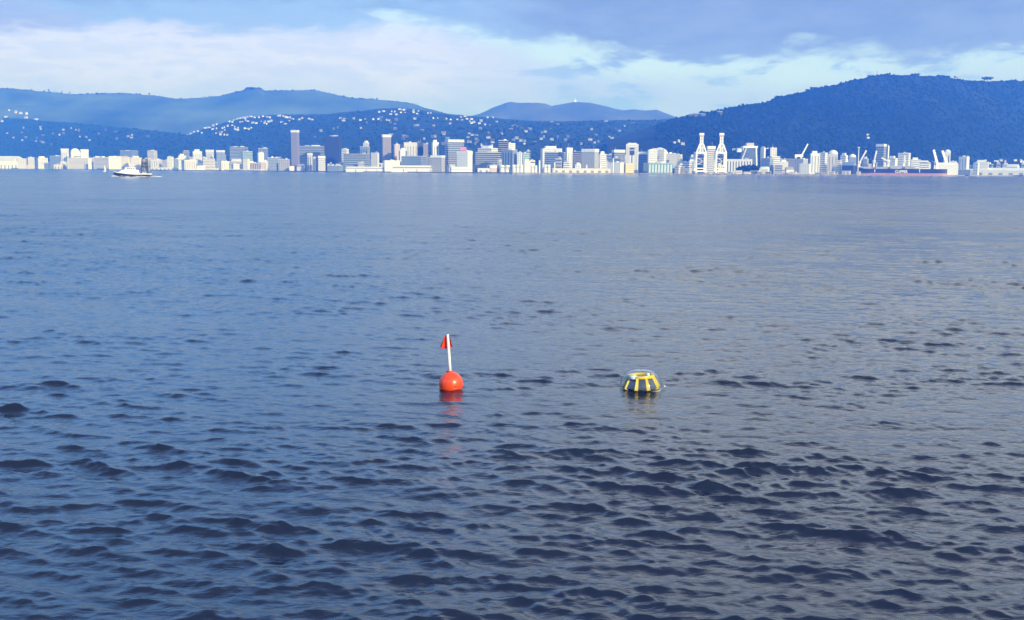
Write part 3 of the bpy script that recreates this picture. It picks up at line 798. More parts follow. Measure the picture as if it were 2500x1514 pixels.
# two wharf sheds with bays
def wharf_shed(x0, x1, yt, yb, label, n, flip):
    xc = (x0 + x1) / 2; D = shore(xc) + 6; a, b = at(x0, yb, D), at(x1, yb, D); w = b.x - a.x; H = at(xc, yt, D).z - 0.8
    root = empty('wharf_shed', ((a.x + b.x) / 2, D + 14, 0.8)); tag(root, label, 'wharf shed')
    blk('wall', 'white_render', root, 0, 0, 0, w, 26, H * 0.62)
    blk('upper_wall', 'grey_roof', root, 0, 0, H * 0.62, w * 0.94, 22, H * 0.14)
    blk('roof', 'white_render', root, 0, 0, H * 0.76, w * 0.98, 25, H * 0.24)
    for i in range(n): blk('door', 'grey_roof', root, -w/2 + w * (i + (0.92 if flip else 0.95)) / n, 0, 0.1, w * 0.022, 26.3, H * 0.45)
    blk('fascia', 'white_render', root, 0, -13.2, H * 0.54, w * 1.01, 0.5, H * 0.08)
wharf_shed(844, 947, 407, 423, 'left white wharf shed with grey clerestory at the water', 4, False)
wharf_shed(955, 1053, 404, 424, 'right white wharf shed with three open bays at the water', 3, True)

# cement silos, chimneys
def silo(x0, x1, yt, off, label, n):
    xc = (x0 + x1) / 2; D = shore(xc) + off; a, b = at(x0, yt, D), at(x1, yt, D); w = b.x - a.x; H = a.z - GZ
    root = empty('silo', (xc and (a.x + b.x) / 2, D + w / n / 2, GZ)); tag(root, label, 'silo')
    for i in range(n):
        r = w / n / 2
        MB().lathe([(r, 0), (r * 0.96, H * 0.94), (r * 0.7, H), (0.001, H)], 18, (-w/2 + r * (2*i + 1), 0, 0)).build('drum', C['white_render'], root, False)
    blk('walkway', 'pale_concrete', root, 0, -w / n / 2 - 0.6, H * 0.7, w, 1.0, 1.0)
silo(1219, 1245, 403, 20, 'twin white cement silos left of the tall white stack', 2)
silo(1250, 1277, 402, 22, 'white cement silos beside the tall white stack', 3)
silo(1327, 1344, 402, 20, 'twin white silos left of the long cream shed', 2)
silo(1296, 1312, 404, 24, 'low white silos right of the tall white stack', 2)
B(1279, 1295, 389, 22, 'white_render', 'tall white cement works stack among the silos', None, 'plant', cat='stack', name='stack')
def chimney(px, w, yt, label, off=30):
    D = shore(px) + off; p = at(px, yt, D); H = p.z - GZ; r = w * D / FPX / 2
    root = empty('chimney', (p.x, D, GZ)); tag(root, label, 'chimney')
    MB().lathe([(r * 1.15, 0), (r, H * 0.97)], 12).build('shaft', C['white_render'], root)
    MB().lathe([(r * 1.25, H * 0.96), (r * 1.25, H), (0.001, H)], 12).build('rim', C['pale_concrete'], root)
chimney(1317, 4, 391, 'slim white chimney right of the cement silos')
chimney(1354, 3, 396, 'slim white chimney at the left end of the long cream shed')
chimney(1432, 3, 402, 'short white vent before the plain grey block')
chimney(1466, 3, 399, 'short white vent right of the plain grey block')
chimney(1497, 3, 387, 'slim white flue rising left of the broad white warehouse')
B(1404, 1419, 397, 40, 'white_render', 'small white tank house on the long cream shed', None, 'dome')
B(1376, 1392, 396, 50, 'white_render', 'small white block at the foot of the wide headed tower', 'h')
B(1648, 1662, 405, 18, 'pale_concrete', 'small pale quay office left of the low grey port shed', 'h')

LM = [(20, 'the far left shed'), (180, 'the three white towers'), (255, 'the tiny yacht'), (325, 'the fishing boat'), (400, 'the long low wharf shed'), (520, 'the two white capped towers'), (580, 'the wide hazy glass block'),
      (630, 'the pinkish brick hall'), (720, 'the tall slender pinkish tower'), (810, 'the dark navy tower'), (890, 'the left wharf shed'), (942, 'the white crowned brown tower'), (1010, 'the right wharf shed'), (1062, 'the stepped white tower'),
      (1105, 'the pale crowned glass tower'), (1135, 'the red roof sign'), (1230, 'the dark blue central tower'), (1265, 'the cement silos'), (1345, 'the white stepped roof complex'), (1390, 'the wide headed white tower'), (1442, 'the plain grey block'),
      (1505, 'the broad white warehouse'), (1545, 'the arched white tower'), (1610, 'the teal glass hall'), (1711, 'the left container crane'), (1760, 'the right container crane'), (1832, 'the splayed grey office'), (1878, 'the twin white tower'),
      (1958, 'the tilted tower crane'), (2012, 'the striped white slab'), (2036, 'the round topped pale tower'), (2095, 'the ship bow'), (2155, 'the tall blue glass tower'), (2211, 'the hollow framed white block'), (2295, 'the leaning harbour cranes'),
      (2357, 'the seamed white block'), (2440, 'the long white right edge shed')]
def near(px): return min(LM, key=lambda l: abs(l[0] - px))
def side(px):
    l = near(px); d = px - l[0]
    return ('just left of ' if d < -12 else 'just right of ' if d > 12 else 'beside ') + l[1]
CN = {'white_render': 'white', 'pale_concrete': 'pale grey', 'cream_render': 'cream', 'grey_concrete': 'grey', 'steel_blue': 'blue grey'}
# --- low filler buildings between the named ones
FILL = 'small pale low building in the jumble along the waterfront'
rs_ = random.Random(5)
def filler(xa, xb, n, ya, yb, off0, off1, label, group):
    for i in range(n):
        x = xa + (xb - xa) * (i + rs_.random()) / n; w = rs_.uniform(10, 26); y = rs_.uniform(ya, yb)
        wl = rs_.choice(['white_render', 'pale_concrete', 'pale_concrete', 'cream_render', 'grey_concrete', 'steel_blue'] if label != 'mid rise' else ['pale_concrete', 'grey_concrete', 'grey_concrete', 'steel_blue', 'steel_blue']); rf = rs_.choice(['flat', 'flat', 'gable', 'plant'])
        kind_ = (CN[wl] + ' mid rise block with ' + {'flat': 'flat', 'gable': 'pitched', 'plant': 'stepped'}[rf] + ' roof, behind ' + near(x + w / 2)[1]) if label == 'mid rise' else ('tiny ' + CN[wl] + ' quayside shed ') if 'quay' in label else (CN[wl] + (' wide' if w > 19 else ' narrow') + ' building with ' + {'flat': 'flat', 'gable': 'pitched', 'plant': 'stepped'}[rf] + ' roof ')
        B(x, x + w, y, rs_.uniform(off0, off1), wl, kind_ + ('' if label == 'mid rise' else side(x + w / 2)),
          rs_.choice(['h', 'v', None, None]), rf, yaw=rs_.uniform(-8, 25), group=group, fl=6)
filler(0, 640, 26, 389, 405, 90, 260, 'small low building filling the gaps along the left waterfront', 'low buildings along the left waterfront')
filler(640, 1200, 16, 392, 406, 90, 240, 'small low building filling the gaps below the central towers', 'low buildings below the central towers')
filler(1200, 1700, 18, 384, 402, 90, 260, 'small low building filling the gaps behind the cement works and warehouses', 'low buildings behind the warehouses')
filler(1750, 2110, 16, 394, 410, 60, 240, 'small low building filling the gaps right of the container cranes', 'low buildings right of the cranes')
filler(2100, 2500, 16, 393, 406, 70, 260, 'small low building at the foot of the dark hill behind the ship', 'low buildings behind the ship')
filler(215, 700, 15, 377, 391, 270, 430, 'mid rise', 'hazy mid rise blocks behind the left waterfront')
filler(835, 1340, 17, 368, 389, 260, 430, 'mid rise', 'hazy mid rise blocks behind the central towers')
filler(1340, 1700, 9, 371, 388, 270, 420, 'mid rise', 'hazy mid rise blocks behind the warehouses')
filler(1880, 2110, 7, 380, 392, 260, 380, 'mid rise', 'hazy mid rise blocks right of the cranes')
filler(1660, 2090, 22, 416, 422, 12, 30, 'tiny pale shed or container on the quay right of centre', 'sheds along the quay')

# dark trees in the city
def city_tree(px, yt, w, label, grp='dark trees on the waterfront'):
    D = shore(px) + 60; p = at(px, yt, D); H = p.z - GZ; R = w * D / FPX / 2
    root = empty('tree', (p.x, D, GZ)); tag(root, label, 'tree', grp)
    MB().tube([(0, 0, -0.5), (0, 0, H * 0.6)], [0.5, 0.3], 6).build('trunk', M_bark, root)
    c = MB(); q = random.Random(px)
    for k in range(160):
        t = q.uniform(0, 6.28); u = q.uniform(-1, 1); r = R * math.sqrt(1 - u * u) * q.uniform(0.6, 1); s = R * 0.34
        ce = Vector((r * math.cos(t), r * math.sin(t), H * 0.6 + u * H * 0.4))
        e = [ce + Vector((q.uniform(-s, s), q.uniform(-s, s), q.uniform(-s, s))) for _ in range(4)]
        c.add(e, [(0, 1, 2), (0, 2, 3), (0, 3, 1), (1, 3, 2)])
    c.build('crown', M_leaf, root)
TW = ['first', 'second', 'third', 'fourth', 'fifth', 'sixth']
for ti, (px, yt, w) in enumerate(((1806, 408, 16), (1817, 405, 18), (1829, 404, 18), (1841, 403, 16), (1851, 405, 14), (1862, 407, 12))):
    city_tree(px, yt, w, TW[ti] + ' dark round tree from the left in the clump by the splayed grey office')

# ------------------------------------------------------------------ houses on the slopes
def house_mesh(wall, roof, i):
    b = MB(); w, d, h, r = 11, 8, 5.5, 3.2
    b.box(-w/2, w/2, -d/2, d/2, -4, h, 0)
    b.add([(-w/2-.5,-d/2-.5,h),(w/2+.5,-d/2-.5,h),(w/2+.5,d/2+.5,h),(-w/2-.5,d/2+.5,h),(-w/2-.5,0,h+r),(w/2+.5,0,h+r)], [(0,1,5,4),(2,3,4,5),(0,4,3),(1,2,5),(3,2,1,0)], 1)
    for k in (-0.28, 0.22): b.box(w*k - 1, w*k + 1, -d/2 - 0.06, -d/2, h*0.35, h*0.75, 2)
    return mesh('house', b.v, b.f, [C[wall], C[roof], C['window_glass']], False, b.m)
HM = [house_mesh('white_render', 'shed_roof', 0), house_mesh('pale_concrete', 'shed_roof', 1), house_mesh('pale_concrete', 'grey_roof', 2)]
HG = [house_mesh('shadow_wall', 'grey_roof', 3), house_mesh('shadow_wall', 'brown_roof', 4), house_mesh('grey_concrete', 'brown_roof', 5), house_mesh('steel_blue', 'grey_roof', 6)]  # darker copies, the cloud shadow on the slopes is put into their colours
rh = random.Random(3)
def house(hill, px, py, ms, label, group, s=1.0, up=None):
    p = hill.hit(px, py)
    o = link('house', rh.choice(ms), None, (p.x, p.y, p.z + 2.5 * s), (0, 0, rh.uniform(-0.5, 0.6)), (s * rh.uniform(0.4, 1.2), s * 0.7, s * rh.uniform(0.45, 0.75)))
    tag(o, label + (' ' + up + ' ' + near(px)[1] if up else ''), 'house', group)
for x, y in ((3,255),(30,267),(46,272),(58,274),(72,276),(22,284),(70,285),(95,291),(12,296)):
    house(hillA, x, y + 5, HM, ('highest' if y < 262 else 'upper' if y < 274 else 'middle' if y < 280 else 'lower') + ' white house in the small cluster on the far left hillside', 'houses on the far left hillside', 1.4)
for x, y in ((564,283),(583,282),(597,285),(603,284),(615,280),(617,277),(635,286),(645,283),(657,285),(682,283),(694,283),(710,286),(717,291),(740,288),(757,289),(532,297),(504,307),(525,307),(546,313),(559,307),(590,297),(608,295),
             (620,299),(628,300),(641,296),(659,296),(690,299),(584,312),(600,313),(616,311),(460,322),(477,321),(486,320),(530,325),(557,329),(522,314),(571,297),(578,315),(545,323),(648,300),(592,286),(570,305)):
  for x, y in ((x, y), (x + rh.choice([-1, 1]) * rh.uniform(5, 11), y + rh.uniform(-2, 4))):
    house(hillE, x, y + 3, HM, 'white hillside house in the bright cluster ' + ('top row' if y < 290 else 'middle rows' if y < 308 else 'lowest rows') + ',', 'houses below the left summit', 0.85, 'above')
for x, y in ((938,271),(976,266),(980,267),(955,278),(965,273),(990,275),(1010,273),(1022,270),(1045,275),(843,290),(893,290),(925,290),(945,293),(1058,288),(1090,289),(1128,293),(1140,290),(1147,297),(1157,299),(1170,300),(1135,284),(1190,286)):
  for x, y in ((x, y), (x + rh.choice([-1, 1]) * rh.uniform(6, 14), y + rh.uniform(-2, 4))):
    house(hillE, x, y + 3, HM, 'white house ' + ('high' if y < 280 else 'midway') + ' on the central slope', 'houses under the saddle', 0.75, 'above')
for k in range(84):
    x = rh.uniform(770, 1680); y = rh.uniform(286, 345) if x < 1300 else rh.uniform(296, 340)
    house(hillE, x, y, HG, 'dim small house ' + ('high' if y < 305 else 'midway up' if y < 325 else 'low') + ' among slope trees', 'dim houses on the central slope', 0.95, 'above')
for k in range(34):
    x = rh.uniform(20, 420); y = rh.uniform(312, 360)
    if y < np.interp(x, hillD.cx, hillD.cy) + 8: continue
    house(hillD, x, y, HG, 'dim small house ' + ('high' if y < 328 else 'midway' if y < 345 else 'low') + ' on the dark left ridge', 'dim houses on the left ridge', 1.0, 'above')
for x, y in ((1683,284),(1694,285),(1700,283),(1712,283),(1750,279),(1756,280)):
    house(hillC, x, y + 2, HG[:1], 'pale house on the saddle where the dark right hill begins', 'houses on the right saddle', 1.2)
for k in range(30):
    x = rh.uniform(1080, 1480); y = rh.uniform(342, 362)
    house(hillE, x, y, HG + HM[2:], 'house on the lowest slope', 'houses above the central towers', 0.9, 'just above')
for x, y in ((1645,353),(1655,350),(1665,356),(2403,396),(2430,398),(2442,397),(2452,399),(2476,396),(2490,398),(2496,400),(1790,370),(1802,373),(1812,370),(2114,333),(2115,340)):
    house(hillC, x, y, HM, 'white house at the foot of the dark hill', 'houses at the foot of the dark hill', 0.6 if y < 345 else 1.0, 'behind')
# ------------------------------------------------------------------ port cranes, ship, boats
WP = C['white_paint']
def gantry_crane(xc, label):
    D = shore(xc) + 14; k = D / FPX; p = at(xc, 424, D)
    root = empty('container_crane', (p.x, D, GZ)); tag(root, label, 'crane', 'container cranes on the quay')
    hw = 11.5 * k; dp = 18.0
    Hp = at(xc, 371, D).z - GZ; Ha = at(xc, 352, D).z - GZ; Hb = at(xc, 325, D).z - GZ
    for sx in (-1, 1):
        for sy in (0, 1):
            MB().bar((sx * hw, sy * dp, 1.2), (sx * hw, sy * dp, Hp), 2.9, 2.6).build('leg', WP, root)
            bg_ = MB(); bg_.box(sx * hw - 3.5, sx * hw + 3.5, sy * dp - 1, sy * dp + 1, 0, 1.2)
            bg_.build('bogie', C['grey_roof'], root)
    for sy in (0, 1):
        MB().bar((-hw, sy * dp, 4.5), (hw, sy * dp, 4.5), 3.0).build('sill_beam', WP, root)
        MB().bar((-hw - 1.6, sy * dp, Hp - 1.6), (hw + 1.6, sy * dp, Hp - 1.6), 3.4).build('portal_beam', WP, root)
    MB().bar((-hw, 0, Hp * 0.24), (hw, 0, Hp * 0.24), 2.0).build('portal_beam', WP, root)
    for sx in (-1, 1):
        MB().bar((sx * hw, 0, Hp * 0.30), (sx * hw, dp, Hp * 0.30), 1.6).build('side_beam', WP, root)
        MB().bar((sx * hw, 0, Hp * 0.34), (sx * hw, dp, Hp * 0.9), 1.2).build('brace', WP, root)
        MB().bar((sx * hw, 0.2, Hp - 1), (sx * hw * 0.36, 0.2, Ha), 2.6).build('apex_leg', WP, root)
    # stairs and landings between the legs
    for q in (0.42, 0.56, 0.70, 0.83):
        MB().box(-hw + 1.8, hw - 1.8, 4, 6, Hp * q, Hp * q + 0.9).build('landing', C['pale_concrete'], root)
    MB().bar((-hw * 0.6, 5, Hp * 0.44), (hw * 0.6, 5, Hp * 0.56), 0.9).build('stair', WP, root)
    MB().bar((hw * 0.6, 5, Hp * 0.57), (-hw * 0.6, 5, Hp * 0.70), 0.9).build('stair', WP, root)
    MB().box(-hw * 0.55, hw * 0.55, 6, dp + 8, Hp - 5, Hp + 3).build('machinery_house', WP, root)
    MB().box(-2, 2, 1, 5, Hp - 9, Hp - 5.5).build('cab', C['window_glass'], root)
    MB().bar((0, dp, Hp), (0, dp + 34, Hp), 3.2).build('backreach', WP, root)
    # the boom stands raised: two girders with cross ties
    for sx in (-1, 1):
        MB().bar((sx * 3.0, 0, Hp - 2), (sx * 2.5, 1.5, Hb - 6), 1.8, 1.8, w2=1.5).build('boom_girder', WP, root)
    n = 11
    for i in range(n):
        z = Hp + 3 + (Hb - Hp - 10) * i / (n - 1)
        MB().box(-3, 3, 0.0, 1.6, z, z + 1.5).build('boom_tie', WP, root)
    MB().box(-4.4, 4.4, -0.6, 3.0, Hb - 6.5, Hb - 3.2).build('boom_tip', C['red_paint'], root)
    MB().box(-4.6, 4.6, -0.8, 3.2, Hb - 3.2, Hb).build('boom_head', WP, root)
    MB().bar((-hw * 0.36, 0.2, Ha), (hw * 0.36, 0.2, Ha), 2.0).build('apex_beam', WP, root)
gantry_crane(1711, 'left of two white container cranes with raised boom')
gantry_crane(1759.5, 'right of two white container cranes with raised boom')

# luffing crane above the greyish office
D = shore(1958) + 120; k = D / FPX; p = at(1956, 382, D); r_ = empty('tower_crane', (p.x, D, GZ)); tag(r_, 'white tower crane with its jib tilted up to the right', 'crane')
zz = p.z - GZ
MB().bar((0, 0, 0), (0, 0, zz), 2.6).build('mast', WP, r_)
MB().bar((0, 0, zz), (15 * k, 0, zz + 30 * k), 2.6, w2=2.4).build('jib', WP, r_)
MB().box(-15 * k, 4 * k, -2, 2, zz - 1, zz + 4).build('counter_jib', WP, r_)
MB().box(-15 * k, -11 * k, -2.4, 2.4, zz - 4, zz - 1).build('counterweight', C['pale_concrete'], r_)

def leaning_crane(px, yb, px2, yt, label, off=70):
    D = shore(px) + off; a = at(px, yb, D); b = at(px2, yt, D)
    root = empty('harbour_crane', (a.x, D, GZ)); tag(root, label, 'crane')
    z = a.z - GZ
    MB().bar((0, 0, 0), (0, 0, z), 5.0, w2=3.6).build('tower', WP, root)
    MB().bar((0, -1, z * 0.9), (b.x - a.x, -1, b.z - GZ), 5.4, 3.0, w2=4.6).build('jib', WP, root)
    MB().box(-4, 4, 2, 6, z - 4, z + 2).build('machinery_house', C['pale_concrete'], root)
leaning_crane(2288, 398, 2279, 366, 'left of two white harbour cranes leaning left behind the ship stern')
leaning_crane(2312, 400, 2300, 368, 'right of two white harbour cranes leaning left behind the ship stern')
# mast by the ship bow
D = shore(2097) + 30; p = at(2097, 359, D); r_ = empty('light_mast', (p.x, D, GZ)); tag(r_, 'tall thin pale lighting mast above the ship bow', 'mast')
MB().bar((0, 0, 0), (0, 0, p.z - GZ), 2.2, w2=1.5).build('pole', C['pale_concrete'], r_)
MB().box(-2.4, 2.4, -1, 1, p.z - GZ - 2, p.z - GZ).build('lamp_head', C['pale_concrete'], r_)

def cargo_ship():
    D = shore(2195) - 45; k = D / FPX
    a, b = at(2091, 428, D), at(2304, 428, D); L = b.x - a.x; xc = (a.x + b.x) / 2
    root = empty('cargo_ship', (xc, D, 0), -math.atan2(xc, D)); tag(root, 'navy and red cargo ship with white deck cranes moored at the right wharf', 'ship')
    zd = at(2195, 412.5, D).z; zr = at(2195, 422.8, D).z
    def half(t):            # half breadth along the length, bow at t = 0
        return 14.0 * min(1.0, (t / 0.16) ** 0.55 if t < 0.16 else 1.0) * (1.0 if t < 0.9 else 1 - 0.35 * ((t - 0.9) / 0.1) ** 2)
    def loft(z0, z1, f0, f1, bow_rise):
        n = 40; vs = []; fs = []
        for i in range(n + 1):
            t = i / n
            for z, fl, top in ((z0, f0, 0), (z1, f1, 1)):
                rake = (1 - t) ** 3 * 5.0 * (z1 if top else z0) / 16
                x = -L/2 + L * t - rake; h = max(half(t) * fl, 0.15)
                zz = z + (bow_rise * max(0, 1 - t / 0.13) ** 0.6 if top else 0)
                vs += [(x, -h, zz), (x, h, zz)]
        for i in range(n):
            q = i * 4
            fs += [(q, q + 4, q + 6, q + 2), (q + 1, q + 3, q + 7, q + 5), (q + 2, q + 6, q + 7, q + 3), (q, q + 1, q + 5, q + 4)]
        fs += [(0, 2, 3, 1), (n*4, n*4 + 1, n*4 + 3, n*4 + 2)]
        return vs, fs
    v, f = loft(zr, zd, 1.0, 1.04, 3.5); link('hull', mesh('hull', v, f, C['navy_paint']), root)
    v, f = loft(-1.0, zr, 0.985, 0.995, 0.0); link('lower_hull', mesh('lower_hull', v, f, C['rust_red']), root)
    def X(px): return at(px, 420, D).x - xc
    for x0, x1, y in ((2106, 2128, 405), (2144, 2168, 405), (2176, 2200, 403), (2208, 2232, 403)):
        z = at(x0, y, D).z
        MB().box(X(x0), X(x1), -9, 9, zd, max(z - 2, zd + 4)).build('hatch_cover', C['shed_roof'], root)
    for px, yt, jx, jy in ((2102, 398, 2117, 367), (2136, 396, 2141, 368), (2170, 395, 2153, 385), (2206, 395, 2207, 380)):
        z = at(px, yt, D).z
        cr = MB().bar((X(px), 0, zd), (X(px), 0, z), 4.2, w2=4.0).build('deck_crane', WP, root)
        MB().box(X(px) - 3.2, X(px) + 3.2, -3, 3, z - 1, z + 4.5).build('crane_house', WP, cr)
        MB().bar((X(px), -3.4, z + 0.5), (X(jx), -3.4, at(jx, jy, D).z), 2.6, w2=3.2).build('jib', WP, cr)
        MB().box(X(px) - 4.0, X(px) + 4.0, -4, 4, zd - 0.2, zd + 3.5).build('crane_base', C['rust_red'], cr)
    ho = MB(); z1 = at(2250, 396, D).z
    ho.box(X(2240), X(2264), -11, 11, zd, z1)
    hs = ho.build('deckhouse', WP, root)
    for i in range(3): MB().box(X(2241), X(2263), -11.15, -11.0, zd + 3 + i * 4.2, zd + 4.4 + i * 4.2).build('window', C['window_glass'], hs)
    MB().box(X(2243), X(2261), -13, 13, z1, z1 + 3).build('bridge', WP, root)
    MB().box(X(2267), X(2274), -4, 4, zd, z1 + 1).build('funnel', C['navy_paint'], root)
    fr = MB()
    for i in range(12):
        fr.bar((X(2093 + i * 2), -13 * min(1, 0.3 + i * 0.06), zd + 3.0 - i * 0.22), (X(2093 + i * 2), -13 * min(1, 0.3 + i * 0.06), zd + 4.4 - i * 0.22), 0.3)
    fr.build('railing', WP, root)
    cu = bpy.data.curves.new('lettering', 'FONT'); cu.body = 'CLIPPER'; cu.align_x = 'CENTER'; cu.align_y = 'CENTER'
    cu.size = 9.0; cu.extrude = 0.12; cu.offset = 0.28; cu.materials.append(WP)
    o = bpy.data.objects.new('lettering', cu); COL.objects.link(o); o.parent = root
    o.location = (X(2200), -15.0, at(2200, 419.6, D).z); o.rotation_euler = (math.pi / 2, 0, 0)
    bpy.context.view_layer.update()
    s = (29 * k) / max(o.dimensions.x, 0.1); o.scale = (s, 7.0 * k / max(o.dimensions.y, 0.1), 1)
    me_ = bpy.data.meshes.new_from_object(o.evaluated_get(bpy.context.evaluated_depsgraph_get()))
    lo, ro, sc_ = o.location.copy(), o.rotation_euler.copy(), o.scale.copy()
    bpy.data.objects.remove(o); link('lettering', me_, root, lo, ro, sc_)
    for px in (2139, 2242): MB().box(X(px) - 0.7, X(px) + 0.7, -14.75, -14.5, zr + 1.5, zd - 1).build('draught_mark', WP, root)
cargo_ship()

def fishing_boat():
    D = 560.0; k = D / FPX; p = at(325, 431, D)
    dd = at(325, 431.5, 100) - Vector((0, 0, CAM_H)); t = CAM_H / -dd.z; D = dd.y * t; k = D / FPX
    a, b = at(281, 431, D), at(369, 431, D); L = b.x - a.x; xc = (a.x + b.x) / 2
    root = empty('fishing_boat', (xc, D, 0), -math.atan2(xc, D)); tag(root, 'white and navy fishing boat with stern gantry heading left under way', 'boat')
    n = 24; Bm = 2.6
    def sec(t):
        h = Bm * (min(1.0, (t / 0.35) ** 0.6)) * (1 if t < 0.8 else 1 - 0.15 * (t - 0.8) / 0.2)
        return max(h, 0.05)
    def loft(z0f, z1f, s0, s1):
        vs = []; fs = []
        for i in range(n + 1):
            t = i / n
            for zf, s in ((z0f, s0), (z1f, s1)):
                z = zf(t); x = -L/2 + L * t - max(0, z) * 0.35 * 0.4 * (1 - t) ** 2 + (0 if z > 0 else 0.6 * (1 - t))
                vs += [(x, -sec(t) * s, z), (x, sec(t) * s, z)]
        for i in range(n):
            q = i * 4; fs += [(q, q+4, q+6, q+2), (q+1, q+3, q+7, q+5), (q+2, q+6, q+7, q+3), (q, q+1, q+5, q+4)]
        fs += [(0, 2, 3, 1), (n*4, n*4+1, n*4+3, n*4+2)]
        return vs, fs
    sheer = lambda t: 1.35 + 1.15 * max(0, 1 - t / 0.55) ** 1.6
    v, f = loft(lambda t: -0.5, lambda t: sheer(t) - 0.15, 0.82, 1.0); link('hull', mesh('hull', v, f, C['navy_paint']), root)
    v, f = loft(lambda t: sheer(t) - 0.15, lambda t: sheer(t) + 0.25, 1.01, 1.03); bw = link('bulwark', mesh('bulwark', v, f, WP), root)
    def X(px): return at(px, 425, D).x - xc
    def Z(py): return at(325, py, D).z
    # white superstructure, stepped
    vs = [(X(290), -1.5, 1.9), (X(340), -1.9, 1.3), (X(340), 1.9, 1.3), (X(290), 1.5, 1.9), (X(300), -1.3, Z(415)), (X(338), -1.8, Z(415)), (X(338), 1.8, Z(415)), (X(300), 1.3, Z(415))]
    link('cabin', mesh('cabin', vs, [(3,2,1,0),(4,5,6,7),(0,1,5,4),(1,2,6,5),(2,3,7,6),(3,0,4,7)], WP), root)
    vs = [(X(305), -1.3, Z(415)), (X(331), -1.6, Z(415)), (X(331), 1.6, Z(415)), (X(305), 1.3, Z(415)), (X(309), -1.2, Z(409)), (X(330), -1.5, Z(409)), (X(330), 1.5, Z(409)), (X(309), 1.2, Z(409))]
    wh = link('wheelhouse', mesh('wheelhouse', vs, [(3,2,1,0),(4,5,6,7),(0,1,5,4),(1,2,6,5),(2,3,7,6),(3,0,4,7)], WP), root)
    for i in range(4): MB().box(X(311 + i * 4.6), X(313.6 + i * 4.6), -1.62, -1.25, Z(413.6), Z(410.6)).build('window', C['window_glass'], wh)
    MB().box(X(307), X(332), -1.75, 1.75, Z(409), Z(408.2)).build('roof', WP, wh)
    MB().tube([(X(318), 0, Z(408.5)), (X(317), 0, Z(396))], [0.10, 0.05], 8).build('mast', WP, root)
    MB().box(X(315), X(321), -0.12, 0.12, Z(403.5), Z(402.5)).build('radar', WP, root)
    # stern gantry in dark steel
    st = C['navy_paint']
    for x0, x1 in ((344, 347), (360, 358)):
        for sy in (-1.7, 1.7):
            MB().bar((X(x0), sy, 1.2), (X(x1), sy * 0.8, Z(387)), 0.55).build('gantry_leg', st, root)
    for y in (388, 398, 407):
        for sy in (-1.45, 1.45): MB().bar((X(346), sy, Z(y)), (X(359), sy, Z(y)), 0.4).build('gantry_beam', st, root)
    MB().bar((X(346), -1.5, Z(388)), (X(346), 1.5, Z(388)), 0.3).build('gantry_beam', st, root)
    MB().bar((X(358), -1.5, Z(388)), (X(358), 1.5, Z(388)), 0.3).build('gantry_beam', st, root)
    MB().bar((X(347), -1.5, Z(398)), (X(358), -1.5, Z(388)), 0.16).build('gantry_brace', st, root)
    MB().bar((X(346), -1.5, Z(408)), (X(359), -1.5, Z(398)), 0.16).build('gantry_brace', st, root)
    MB().bar((X(359), 0, Z(390)), (X(368), 0, Z(424)), 0.14).build('boom', st, root)
    MB().tube([(X(350), -1.0, 1.9), (X(350), 1.0, 1.9)], 0.75, 14).build('net_drum', C['grey_roof'], root)
    nets = MB()
    for i in range(60):
        q = rh.uniform(345, 362); nets.bar((X(q), rh.uniform(-1.4, 1.4), Z(rh.uniform(402, 392))), (X(q + rh.uniform(-3, 4)), rh.uniform(-1.4, 1.4), Z(rh.uniform(424, 412))), 0.22)
    nets.build('hanging_net', C['steel_blue'], root)
    MB().box(X(343), X(355), -1.9, -1.4, 1.35, 2.0).build('deck_box', WP, root)
    # foam thrown up by the hull
    M_foam = mat('foam', (0.82, 0.84, 0.86), 0.8, var=0.1, scale=2.0, bump=0.6)
    def foam(x0, x1, yy, hgt, seed):
        q = random.Random(seed); b = MB()
        for i in range(150):
            t = q.random(); x = X(x0 + (x1 - x0) * t); s = q.uniform(0.12, 0.45) * hgt * (1.2 - 0.8 * abs(t - 0.4))
            c = Vector((x, yy + q.gauss(0, 0.7), q.uniform(-0.1, 0.5 * hgt * (1 - 0.6 * t))))
            e = [c + Vector((q.uniform(-3.2, 3.2) * s, q.uniform(-2, 2) * s, q.uniform(-.7, .9) * s)) for _ in range(4)]
            b.add(e, [(0, 1, 2), (0, 2, 3), (0, 3, 1), (1, 3, 2)])
        tag(b.build('foam', M_foam, None, False, (xc, D, 0)), kind='stuff')
    foam(277, 318, -2.7, 0.9, 1); foam(330, 366, -3.2, 0.6, 2); foam(366, 393, -0.5, 0.8, 3)
fishing_boat()

